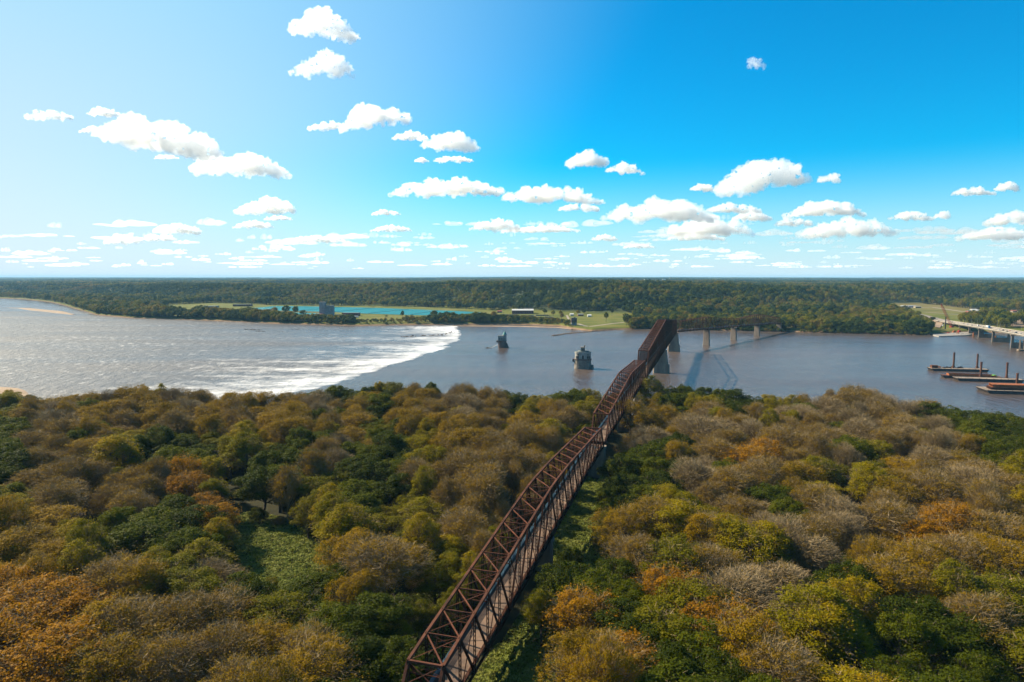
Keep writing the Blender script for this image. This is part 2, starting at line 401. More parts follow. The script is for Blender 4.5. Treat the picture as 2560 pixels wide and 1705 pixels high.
def ground_material(name, forest):
    m = D.materials.new(name); m.use_nodes = True; t = m.node_tree; N = t.nodes; L = t.links
    b = N['Principled BSDF']; b.inputs['Roughness'].default_value = .95; b.inputs['Specular IOR Level'].default_value = .1
    geo = N.new('ShaderNodeNewGeometry')
    def noise(scale, det=4):
        n = N.new('ShaderNodeTexNoise'); n.inputs['Scale'].default_value = scale; n.inputs['Detail'].default_value = det; n.inputs['Roughness'].default_value = .65
        L.new(geo.outputs['Position'], n.inputs['Vector']); return n.outputs['Fac']
    def ramp(f, els):
        r = N.new('ShaderNodeValToRGB')
        while len(r.color_ramp.elements) < len(els): r.color_ramp.elements.new(.5)
        for i, (p, c) in enumerate(els): r.color_ramp.elements[i].position = p; r.color_ramp.elements[i].color = (*c, 1)
        L.new(f, r.inputs[0]); return r.outputs[0]
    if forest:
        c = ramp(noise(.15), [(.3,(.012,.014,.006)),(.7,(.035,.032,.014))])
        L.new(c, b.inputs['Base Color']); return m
    grass = ramp(noise(.012, 6), [(.3,(.045,.055,.009)),(.5,(.095,.102,.014)),(.7,(.145,.115,.032))])
    mud = ramp(noise(.05, 6), [(.3,(.08,.052,.03)),(.55,(.18,.115,.068)),(.75,(.23,.15,.09))])
    sep = N.new('ShaderNodeSeparateXYZ'); L.new(geo.outputs['Position'], sep.inputs[0])
    mr = N.new('ShaderNodeMapRange'); mr.inputs[1].default_value = 1.9; mr.inputs[2].default_value = 3.2; L.new(sep.outputs[2], mr.inputs[0])
    mx = N.new('ShaderNodeMix'); mx.data_type = 'RGBA'; L.new(mr.outputs[0], mx.inputs[0]); L.new(mud, mx.inputs[6]); L.new(grass, mx.inputs[7])
    dry = ramp(noise(.02, 6), [(.3,(.09,.08,.02)),(.6,(.16,.115,.04)),(.75,(.21,.15,.07))])
    mX = N.new('ShaderNodeMapRange'); mX.inputs[1].default_value = 1050; mX.inputs[2].default_value = 1400; mX.inputs[4].default_value = .8; L.new(sep.outputs[0], mX.inputs[0])
    mxd = N.new('ShaderNodeMix'); mxd.data_type = 'RGBA'; L.new(mX.outputs[0], mxd.inputs[0]); L.new(grass, mxd.inputs[6]); L.new(dry, mxd.inputs[7]); L.new(mxd.outputs[2], mx.inputs[7])
    # woodland floor up on the bluff
    m2 = N.new('ShaderNodeMapRange'); m2.inputs[1].default_value = 6.5; m2.inputs[2].default_value = 12; L.new(sep.outputs[2], m2.inputs[0])
    mx2 = N.new('ShaderNodeMix'); mx2.data_type = 'RGBA'; L.new(m2.outputs[0], mx2.inputs[0]); L.new(mx.outputs[2], mx2.inputs[6]); mx2.inputs[7].default_value = (.03,.038,.014,1)
    L.new(mx2.outputs[2], b.inputs['Base Color']); return m
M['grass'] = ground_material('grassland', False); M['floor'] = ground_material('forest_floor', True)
def build_far_ground():
    pxs = np.concatenate([np.linspace(-1500,-300,14), np.linspace(-280,2840,420), np.linspace(2900,4200,14)])
    ds = np.concatenate([[-14,-8,-3,0,3,6,10,15,22,35,60,100,160,240,340,450], np.geomspace(560, 30000, 90)])
    P, Dd = np.meshgrid(pxs, ds); Y = np.interp(P, shx, shY)+Dd; X = (P-1280)/1707*Y
    Z = far_z(X, Y); Z[0, :] = -3
    # ragged waterline
    jit = fbm(X, Y, 35, 9, 3)*.9*(Dd < 60); Z = Z+jit*(Dd > -10)
    V = np.stack([X, Y, Z], -1).reshape(-1, 3); n, m_ = P.shape; idx = np.arange(n*m_).reshape(n, m_)
    F = np.stack([idx[:-1,:-1], idx[:-1,1:], idx[1:,1:], idx[1:,:-1]], -1).reshape(-1, 4)
    tag(link('far_ground', mesh_np('far_ground', V, [F], M['grass'], smooth=True)), kind='structure')
build_far_ground()

# ------------------------------------------------------------------ near island
ISH = [(-1200,560),(-420,478),(-343,476),(-264,474),(-190,466),(-150,474),(-118,500),(-50,490),(18,466),(60,480),(100,508),(130,498),(165,466),(241,470),(258,420),(285,390),(400,372),(1200,330)]
isx = np.array([p[0] for p in ISH]); isY = np.array([p[1] for p in ISH])
def isl_z(X, Y):
    X = np.asarray(X, float); Y = np.asarray(Y, float)
    return -3+6.3*smooth(-4, 26, np.interp(X, isx, isY)-Y)+.5*fbm(X, Y, 40, 3, 2)
def build_island():
    xs = np.concatenate([[-1200,-800], np.linspace(-600, 600, 200), [800,1200]]); ds = np.concatenate([[-6,-2,0,3,7,12,18,26,40], np.linspace(55, 700, 80)])
    X, Dd = np.meshgrid(xs, ds); Y = np.interp(X, isx, isY)-Dd; Z = isl_z(X, Y)
    V = np.stack([X, Y, Z], -1).reshape(-1, 3); n, m_ = X.shape; idx = np.arange(n*m_).reshape(n, m_)
    F = np.stack([idx[:-1,:-1], idx[1:,:-1], idx[1:,1:], idx[:-1,1:]], -1).reshape(-1, 4)
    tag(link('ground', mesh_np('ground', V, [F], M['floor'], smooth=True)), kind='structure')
build_island()
def sheet(name, poly, z, m, thick=None):
    """flat ground sheet from a surveyed outline"""
    mb = MB()
    if thick: mb.prism([(p[0], p[1]) for p in poly], z-thick, z)
    else: mb.v = [(p[0], p[1], z) for p in poly]; mb.f = [tuple(range(len(poly)))]
    return mb.build(name, m)

# ------------------------------------------------------------------ the old truss bridge
HD1 = math.radians(16.64); U1 = (math.sin(HD1), math.cos(HD1)); N1 = (U1[1], -U1[0]); OFF = -53.59
HW = 3.8
def P1(s, side, z): return (N1[0]*(OFF+side)+U1[0]*s, N1[1]*(OFF+side)+U1[1]*s, z)
B_ = P1(950, 0, 0)
HD2 = math.radians(38.9); U2 = (math.sin(HD2), math.cos(HD2)); N2 = (U2[1], -U2[0])
def P2(s, side, z): return (B_[0]+N2[0]*side+U2[0]*s, B_[1]+N2[1]*side+U2[1]*s, z)
def zdeck1(s): return float(np.interp(s, [60,155,225,320,430,540,729,950], [8.2,12.4,15.6,19.6,21.8,23.2,25.0,26.4]))
def zdeck2(s): return float(np.interp(s, [0,109,216,324,442,520], [26.4,23.6,21.2,18.2,14.9,12.5]))
bridge = empty('truss_bridge', P1(430, 0, 3.3), 'long rusty brown steel truss bridge running from the woods across the river, bent midway', 'bridge')
def truss_span(P, zd, s0, s1, apex, ztab, npan, label, k=1.0, lat=1.0, fine=True):
    """one two-span truss unit; ztab = [(s, ztop)...] profile between the portals"""
    s = [s0+(s1-s0)*i/npan for i in range(npan+1)]
    ts, tz = zip(*ztab)
    def zt(x): return float(np.interp(x, ts, tz))
    c = MB(); wv = MB(); lb = MB(); dk = MB(); bc = MB(); rl = MB(); rr = MB()
    for sd in (-HW, HW):
        top = [P(x, sd, zt(x)) for x in s[1:-1]]; bot = [P(x, sd, zd(x)) for x in s]
        for a, b in zip(top[:-1], top[1:]): c.beam(a, b, .62*k, .62*k)
        c.beam(bot[0], top[0], .62*k, .55*k); c.beam(bot[-1], top[-1], .62*k, .55*k)
        for a, b in zip(bot[:-1], bot[1:]): bc.beam(a, b, .42*k, .6*k)
        for i in range(1, npan):
            t_ = top[i-1]; b = bot[i]
            near_apex = abs(s[i]-apex) < (s1-s0)/npan*.6
            # laced posts: two channels and lacing
            wd = .17*k*(2 if near_apex else 1)
            for e in (-.22*k, .22*k):
                wv.beam(P(s[i], sd+e, zd(s[i])), P(s[i], sd+e, zt(s[i])-.3), .2*k, wd*1.9)
            hgt = t_[2]-b[2]; nl = max(4, int(hgt/1.1))
            for q in range(nl if fine else 0):
                z0, z1 = b[2]+hgt*q/nl, b[2]+hgt*(q+1)/nl; e = .2*k if q % 2 else -.2*k
                wv.beam(P(s[i], sd-e, z0), P(s[i], sd+e, z1), .09, .09)
            # gusset plates
            wv.box(t_[0], t_[1], t_[2]-.75*k, .08, 1.3*k, 1.1*k, -math.atan2(U1[0], U1[1]) if P is P1 else -math.atan2(U2[0], U2[1]))
        for i in range(1, npan-1):
            # main diagonals fall towards the piers; lighter counters
            tl, tr = top[i-1], top[i]; bl, br = bot[i], bot[i+1]
            mid1 = (s0+apex)/2; mid2 = (apex+s1)/2; xm = (s[i]+s[i+1])/2
            down_right = (xm < mid1) or (apex < xm < mid2)
            if down_right: a, b, a2, b2 = tl, br, bl, tr
            else: a, b, a2, b2 = tr, bl, tl, br
            wv.beam(a, b, .46*k, .42*k)
            if i % 2 == 0 and fine: wv.beam(a2, b2, .18*k, .18*k)
            if npan > 30:
                ml = tuple((np.array(a)+np.array(b))/2); wv.beam(ml, (ml[0], ml[1], b[2]), .14*k, .14*k)
        # mid-height struts on the deep units
        for i in range(1, npan-1):
            if zt(s[i])-zd(s[i]) > 22: wv.beam(P(s[i], sd, (zt(s[i])+zd(s[i]))/2), P(s[i+1], sd, (zt(s[i+1])+zd(s[i+1]))/2), .16, .16)
    for i in range(1, npan):
        L_, R_ = P(s[i], -HW, zt(s[i])), P(s[i], HW, zt(s[i]))
        big = i in (1, npan-1)
        lb.beam(L_, R_, .5*k if big else .22*k, .5*k if big else .26*k)
        if i < npan-1:
            L2, R2 = P(s[i+1], -HW, zt(s[i+1])), P(s[i+1], HW, zt(s[i+1]))
            lb.beam(R_, L2, .30*lat, .2); lb.beam(L_, R2, .13*lat, .12)
        # sway frame under the lateral bracing
        dz = 2.4 if zt(s[i])-zd(s[i]) < 16 else 4.5
        l2, r2 = P(s[i], -HW, zt(s[i])-dz), P(s[i], HW, zt(s[i])-dz)
        lb.beam(l2, r2, .14*k, .14*k); lb.beam(L_, r2, .09*k, .09*k); lb.beam(R_, l2, .09*k, .09*k)
    for (e0, e1) in ((0, 1), (npan, npan-1)):                       # portal bracing down the inclined end posts
        for f in (.45, .72):
            z_ = zd(s[e0])*(1-f)+zt(s[e1])*f; x = s[e0]*(1-f)+s[e1]*f
            lb.beam(P(x, -HW, z_), P(x, HW, z_), .2*k, .22*k)
            z2 = zd(s[e0])*(.0)+z_; x2 = s[e1]; zt2 = zt(s[e1])
            if f > .6:
                lb.beam(P(x, -HW, z_), P(x2, HW, zt2), .13, .13); lb.beam(P(x, HW, z_), P(x2, -HW, zt2), .13, .13)
    for i in range(npan):                                           # deck, floor beams, stringers, railings
        a, b = s[i], s[i+1]; za, zb = zd(a)+.55, zd(b)+.55
        w_ = 3.1
        dk.hexa([P(a,-w_,za), P(a,w_,za), P(b,w_,zb), P(b,-w_,zb), P(a,-w_,za+.22), P(a,w_,za+.22), P(b,w_,zb+.22), P(b,-w_,zb+.22)])
        for sd in (-w_-.12, w_+.12):
            dk.hexa([P(a,sd-.12,za), P(a,sd+.12,za), P(b,sd+.12,zb), P(b,sd-.12,zb), P(a,sd-.12,za+.45), P(a,sd+.12,za+.45), P(b,sd+.12,zb+.45), P(b,sd-.12,zb+.45)])
        bc.beam(P(a,-HW,za-.55), P(a,HW,za-.55), .3, .85)
        for sd in (-2.2, 0, 2.2): bc.beam(P(a,sd,za-.26), P(b,sd,zb-.26), .2, .45)
        bc.beam(P(a,-HW,za-.5), P(b,HW,zb-.5), .12, .12); bc.beam(P(a,HW,za-.5), P(b,-HW,zb-.5), .12, .12)
        for sd, r in ((-3.35, rl), (3.35, rr)):
            for hh in (.7, 1.05, 1.4, 1.75): r.beam(P(a,sd,za+hh), P(b,sd,zb+hh), .08, .17)
            for q in range(4):
                x = a+(b-a)*q/4; z_ = za+(zb-za)*q/4; r.beam(P(x,sd,z_+.2), P(x,sd,z_+1.85), .12, .12)
            r.hexa([P(a,sd-.02,za+.45), P(a,sd+.02,za+.45), P(b,sd+.02,zb+.45), P(b,sd-.02,zb+.45), P(a,sd-.02,za+.7), P(a,sd+.02,za+.7), P(b,sd+.02,zb+.7), P(b,sd-.02,zb+.7)])
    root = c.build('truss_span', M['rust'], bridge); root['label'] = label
    wv.build('web_members', M['rust_shaded'], root); lb.build('top_bracing', M['rust2'], root)
    bc.build('bottom_chord', M['rust_shaded'], root)
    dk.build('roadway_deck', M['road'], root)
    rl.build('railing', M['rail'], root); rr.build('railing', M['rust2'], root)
    return root
truss_span(P1, zdeck1, 110, 320, 212, [(119,23.4),(129,24.6),(157,27.2),(190,30.3),(214,32.3),(240,32.4),(310,30.2)], 23, 'nearest truss span, arched over the autumn trees')
truss_span(P1, zdeck1, 326, 522, 427, [(334,32.0),(427,40.4),(514,38.4)], 21, 'middle truss span above the river edge trees')
truss_span(P1, zdeck1, 528, 944, 722, [(539,43.0),(722,56.4),(930,44.2)], 38, 'tallest truss span, over the shipping channel', 1.22)
truss_span(P2, zdeck2, 4, 214, 109, [(16,40.5),(109,41.8),(203,35.2)], 21, 'truss span just beyond the bend', .72, .7, False)
truss_span(P2, zdeck2, 218, 440, 324, [(230,33.4),(324,37.0),(430,26.6)], 22, 'farthest truss span by the wooded bank', .72, .7, False)
def plain_span(P, zd, s0, s1, n, label):
    dk = MB(); bc = MB(); rl = MB()
    for i in range(n):
        a, b = s0+(s1-s0)*i/n, s0+(s1-s0)*(i+1)/n; za, zb = zd(a)+.55, zd(b)+.55
        dk.hexa([P(a,-3.3,za), P(a,3.3,za), P(b,3.3,zb), P(b,-3.3,zb), P(a,-3.3,za+.25), P(a,3.3,za+.25), P(b,3.3,zb+.25), P(b,-3.3,zb+.25)])
        for sd in (-2.8, 2.8): bc.beam(P(a,sd,za-.8), P(b,sd,zb-.8), .35, 1.5)
        for sd in (-3.3, 3.3):
            for hh in (.7, 1.05, 1.4): rl.beam(P(a,sd,za+hh), P(b,sd,zb+hh), .07, .12)
            for q in range(4):
                x = a+(b-a)*q/4; z_ = za+(zb-za)*q/4; rl.beam(P(x,sd,z_+.2), P(x,sd,z_+1.4), .1, .1)
    r = dk.build('approach_span', M['road'], bridge); r['label'] = label
    bc.build('girders', M['rust'], r); rl.build('railing', M['rail'], r)
plain_span(P1, zdeck1, 30, 109.5, 9, 'plain approach span at the near end')
plain_span(P2, zdeck2, 441, 520, 8, 'plain approach span at the far bank')
# pins between units
def pier(P, s, ztop, w_top, w_bot, th, step=None, z0=-3, label=None, hd=0):
    mb = MB(); zc = ztop
    def slab(za, zb, wa, wb, ta, tb):
        def ring(z, w_, t_):
            pts = []
            for kx, ky in ((-1,-.5),(-.86,-1),(.86,-1),(1,-.5),(1,.5),(.86,1),(-.86,1),(-1,.5)): pts.append(P(s+ky*t_/2, kx*w_/2, z))
            return pts
        a, b = ring(za, wa, ta), ring(zb, wb, tb); n = len(a); q = len(mb.v); mb.v += a+b
        for i in range(n): j = (i+1) % n; mb.f.append((q+i, q+j, q+n+j, q+n+i))
        mb.f.append(tuple(range(q+n-1, q-1, -1))); mb.f.append(tuple(range(q+n, q+2*n)))
    if step:
        zs, ws = step
        slab(z0, zs, w_bot+1.0, w_bot, th*1.45, th*1.4); slab(zs, ztop-1.2, w_bot-2.4, w_top, th*1.15, th)
    else: slab(z0, ztop-1.2, w_bot, w_top, th*1.2, th)
    slab(ztop-1.2, ztop-.1, w_top+.9, w_top+.9, th+.7, th+.7)
    o = mb.build('pier', M['conc'], bridge); 
    if label: o['label'] = label
    return o
for s_, a, b in ((108, 8.4, 9), (213, 7.8, 8.4), (323, 8.2, 8.8), (427, 8.2, 9.2)): pier(P1, s_, zdeck1(s_)-.5, a, b, 3)
pier(P1, 525, zdeck1(525)-.5, 9, 12, 4.2)
pier(P1, 728, zdeck1(728)-.6, 10.5, 16.5, 5, step=(9.5, 2), label='tall stepped concrete pier in the shipping channel')
pier(P1, 949, zdeck1(949)-.6, 10.5, 16, 5, step=(9.0, 2), label='stepped concrete pier under the bend')
for s_ in (109, 216, 324, 441): pier(P2, s_, zdeck2(s_)-.6, 8.6, 10.4, 3.6)
# abutment
ab = MB(); q = P2(521, 0, 0); ab.box(q[0], q[1], 1, 9, 6, 11.5, -HD2); ab.build('abutment', M['conc'], bridge)

# ------------------------------------------------------------------ tree prototypes
def unit(v): return v/np.maximum(np.linalg.norm(v, axis=-1, keepdims=True), 1e-6)
def quads(cent, nrm, size, R, ratio=.7):
    """small rhombic leaf sprays"""
    n = len(cent); a = unit(np.cross(nrm, R.normal(size=(n, 3)))); b = np.cross(nrm, a)
    s = (size*R.uniform(.6, 1.35, n))[:, None]
    V = np.stack([cent+a*s*.5, cent+b*s*.5*ratio+nrm*s*.08, cent-a*s*.5, cent-b*s*.5*ratio-nrm*s*.05], 1).reshape(-1, 3)
    return V, np.arange(n*4).reshape(n, 4)
def slivers(p, d, ln, wd, R):
    n = len(p); side = unit(np.cross(d, R.normal(size=(n, 3))))*(wd*.5)
    q = p+d*ln[:, None]
    V = np.stack([p-side, p+side, q+side*.35, q-side*.35], 1).reshape(-1, 3)
    return V, np.arange(n*4).reshape(n, 4)
KINDS = {  # mounds of leaf sprays, their size and number, fine twigs, loose leaves, crown half-width / half-height / centre height
 'g': dict(nl=80, lr=(.9,2.1), lv=190, ls=.36, tw=500, tl=.9, sc=1500, rx=6.6, rz=8.4, zc=11.8),
 'w': dict(nl=60, lr=(.8,1.8), lv=170, ls=.30, tw=1200, tl=1.1, sc=2200, rx=5.6, rz=8.6, zc=11.2),
 'y': dict(nl=110, lr=(.6,1.5), lv=105, ls=.30, tw=2600, tl=1.1, sc=4000, rx=6.4, rz=9.4, zc=12.2),
 'o': dict(nl=150, lr=(.5,1.3), lv=70, ls=.27, tw=4200, tl=1.15, sc=5000, rx=7.2, rz=9.6, zc=12.6),
 'r': dict(nl=120, lr=(.5,1.3), lv=70, ls=.33, tw=3200, tl=1.15, sc=3600, rx=6.6, rz=9.0, zc=12.2),
 'b': dict(nl=150, lr=(.5,1.1), lv=42, ls=.25, tw=8200, tl=1.25, sc=5200, rx=7.4, rz=9.6, zc=12.6),
 't': dict(nl=80, lr=(.4,.9), lv=18, ls=.24, tw=11500, tl=1.35, sc=2600, rx=7.2, rz=9.6, zc=12.4),
}
def make_tree(kind, seed):
    k = KINDS[kind]; R = np.random.default_rng(seed)
    rx = k['rx']*R.uniform(.9, 1.12); ry = rx*R.uniform(.85, 1.15); rz = k['rz']; c = np.array([0, 0, k['zc']])
    ax = np.array([rx, ry, rz])
    # a lumpy envelope: a few big bulges with dips between them
    # several leaders, each carrying its own mound of foliage, fused into one crown
    ns = R.integers(4, 8); a_ = R.uniform(0, 2*PI)+np.arange(ns)*2*PI/ns+R.normal(size=ns)*.35; ro = R.uniform(.28, .60, ns)
    so = np.stack([np.cos(a_)*ro, np.sin(a_)*ro, R.uniform(-.22, .34, ns)], 1); so[0] = [R.normal()*.12, R.normal()*.12, .36]
    sr = R.uniform(.42, .62, ns)
    def env(d):
        # distance along d to the far side of the union of mounds (unit-crown space)
        b_ = d@so.T; c_ = (so**2).sum(1)-sr**2; disc = b_**2-c_
        t_ = np.where(disc > 0, b_+np.sqrt(np.maximum(disc, 0)), 0).max(1)
        low = 1-.30*smooth(-.1, -.9, d[:, 2])
        return np.clip(t_, .30, 1.15)*low
    # lobes
    d = unit(R.normal(size=(k['nl'], 3))*[1, 1, .9]+[0, 0, .42]); d[:, 2] = np.where(d[:, 2] < -.55, -d[:, 2], d[:, 2])
    e = env(d); rad = R.uniform(.72, 1.0, k['nl'])
    lc = c+d*ax*(e*rad)[:, None]; lr = R.uniform(*k['lr'], k['nl'])
    pts = []; nr = []
    for i in range(k['nl']):
        n = int(k['lv']*(lr[i]/np.mean(k['lr']))**2)
        dd = unit(R.normal(size=(n, 3))+[0, 0, .35]+d[i]*.4); r = lr[i]*R.uniform(.55, 1.08, n)
        pts.append(lc[i]+dd*r[:, None]*[1, 1, .78]); nr.append(unit(dd+R.normal(size=(n, 3))*.55+[0, 0, .25]))
    n = k['sc']; dd = unit(R.normal(size=(n, 3))+[0, 0, .3]); e2 = env(dd)
    pts.append(c+dd*ax*(e2*(.5+.70*R.random(n)**1.3))[:, None]); nr.append(unit(R.normal(size=(n, 3))+[0, 0, .6]))
    LV, LF = quads(np.concatenate(pts), np.concatenate(nr), k['ls'], R)
    LV[:, 2] = np.maximum(LV[:, 2], 1.0)
    # skeleton
    mb = MB(); H0 = k['zc']-rz*.75; H0 = max(3.6, H0)
    lean = R.normal(size=2)*.35
    tr_r = .34+.1*R.random()
    mb.tube([(0,0,-1.2),(lean[0]*.3,lean[1]*.3,H0*.5),(lean[0],lean[1],H0),(lean[0]*1.6,lean[1]*1.6,c[2]),(lean[0]*2,lean[1]*2,c[2]+rz*.6)], [tr_r*1.25,tr_r,tr_r*.85,tr_r*.5,.06], 6)
    base = np.array([lean[0], lean[1], 0]); tips = []
    nlimb = 9 if kind in 'gw' else 12
    for i in range(nlimb):
        an = 2*PI*i/nlimb+R.uniform(-.3, .3); z0 = R.uniform(H0*.7, c[2]+rz*.2); up = R.uniform(.1, 1.1)
        dr = unit(np.array([math.cos(an), math.sin(an), up])); ee = float(env(dr[None])[0])
        end = c+dr*ax*ee*.92; st = np.array([lean[0]*1.2, lean[1]*1.2, z0]); mid = st*.5+end*.5+np.array([math.cos(an), math.sin(an), -.6])*.9
        mb.tube([st, mid, end], [tr_r*.42, tr_r*.26, .04], 4, False)
        for j in range(7):
            t_ = R.uniform(.3, .95); p = st*(1-t_)**2+2*mid*t_*(1-t_)+end*t_**2
            d3 = unit(dr+R.normal(size=3)*.55+[0, 0, .25]); ln = R.uniform(2.0, 4.2)*(1.1-t_*.4)
            q = p+d3*ln; v = (q-c)/ax; m_ = np.linalg.norm(v)
            if m_ > 1: q = c+v/m_*ax
            mb.tube([p, (p+q)/2+R.normal(size=3)*.15, q], [tr_r*.15+.03, .06, .02], 3, False); tips.append((p, q))
        tips.append((mid, end))
    # twigs fanning up and out from the branch ends over the crown surface
    n = k['tw']; dd = unit(R.normal(size=(n, 3))+[0, 0, .45]); e2 = env(dd)
    p = c+dd*ax*(e2*R.uniform(.45, 1.02, n))[:, None]
    d4 = unit(dd*[.9, .9, .5]+[0, 0, .55]+R.normal(size=(n, 3))*.50)
    TV, TF = slivers(p, d4, k['tl']*R.uniform(.5, 1.25, n), R.uniform(.03, .075, n)[:, None] if kind != 't' else R.uniform(.035, .085, n)[:, None], R)
    tv = np.array([tuple(v) for v in mb.v]); return dict(LV=LV, LF=LF, TV=TV, TF=TF, trunk=mb, trunkV=tv, kind=kind)
PROTO = {}
def proto_meshes(kind, seed, idx):
    t = make_tree(kind, seed)
    V = np.concatenate([t['LV'], t['TV']]); nl = len(t['LF'])
    F = np.concatenate([t['LF'], t['TF']+len(t['LV'])]); mi = np.r_[np.zeros(nl), np.ones(len(t['TF']))]
    bark = M['twig'] if kind in 'tb' else M['bark']
    crown = mesh_np('crown', V, [F], [M['leaf_'+kind], M['twig']], mi)
    trunk = t['trunk'].mesh('trunk', bark)
    # one joined mesh for the mass of trees behind
    f4 = np.array([f for f in t['trunk'].f if len(f) == 4]); b0 = len(V)
    j = mesh_np('tree_mass', np.concatenate([V, t['trunkV']]), [np.concatenate([F, f4+b0])], [M['leaf_'+kind], M['twig'], bark], np.r_[mi, np.full(len(f4), 2)])
    return crown, trunk, j
KORDER = ['g','w','y','o','r','b','t']; MASS = []
for ki, k in enumerate(KORDER):
    PROTO[k] = []
    for v in range(3 if k in 'gob' else 2):
        c, t, j = proto_meshes(k, 100+ki*10+v, v); PROTO[k].append((c, t, len(MASS))); MASS.append(j)

# ------------------------------------------------------------------ island forest
SZ = 1.60
CLEAR = [[at(x*1.0875, y*1.0875, 4)[:2] for x, y in poly] for poly in (
 [(548,1222),(600,1212),(650,1222),(692,1262),(700,1292),(650,1312),(600,1300),(566,1262)],
 [(1085,1590),(1150,1492),(1195,1486),(1245,1505),(1262,1600)],
 [(1262,1260),(1300,1185),(1345,1110),(1362,1118),(1345,1180),(1300,1262)],
 [(905,1440),(950,1375),(1000,1365),(990,1410),(950,1470)])]
CLEARPX = [[(x*1.0875, y*1.0875) for x, y in poly] for poly in ([(548,1205),(600,1200),(650,1212),(700,1262),(706,1300),(650,1322),(590,1310),(556,1262)], [(1095,1600),(1140,1510),(1190,1498),(1235,1510),(1250,1600)], [(1262,1262),(1300,1185),(1345,1105),(1362,1112),(1345,1185),(1300,1262)])]
def shades(X, Y, h):
    return any(inpoly(X+.883*h*1.3*f, Y-.469*h*1.3*f, p) for f in (.35, .6, .85) for p in CLEAR[:2])
def hides(X, Y, h, wd):
    for f in (.2, .4, .6, .8, 1.0):
        for e in (-.5, -.25, 0, .25, .5):
            p = topix(X+e*wd, Y, 3.3+h*f)
            if any(inpoly(p[0], p[1], q) for q in CLEARPX): return True
    return False
DARKGAP = [[at(x*1.0875, y*1.0875, 4)[:2] for x, y in poly] for poly in (
 [(150,1180),(340,1150),(370,1240),(330,1285),(200,1295)], [(450,1110),(570,1100),(580,1195),(470,1190)], [(660,1160),(700,1130),(740,1190),(700,1215)], [(560,1070),(600,1060),(620,1110),(570,1110)],
 [(1195,1390),(1255,1290),(1290,1330),(1240,1480),(1190,1470)], [(1960,1470),(2080,1440),(2120,1568),(1960,1568)], [(620,1490),(720,1500),(700,1568),(600,1568)])]
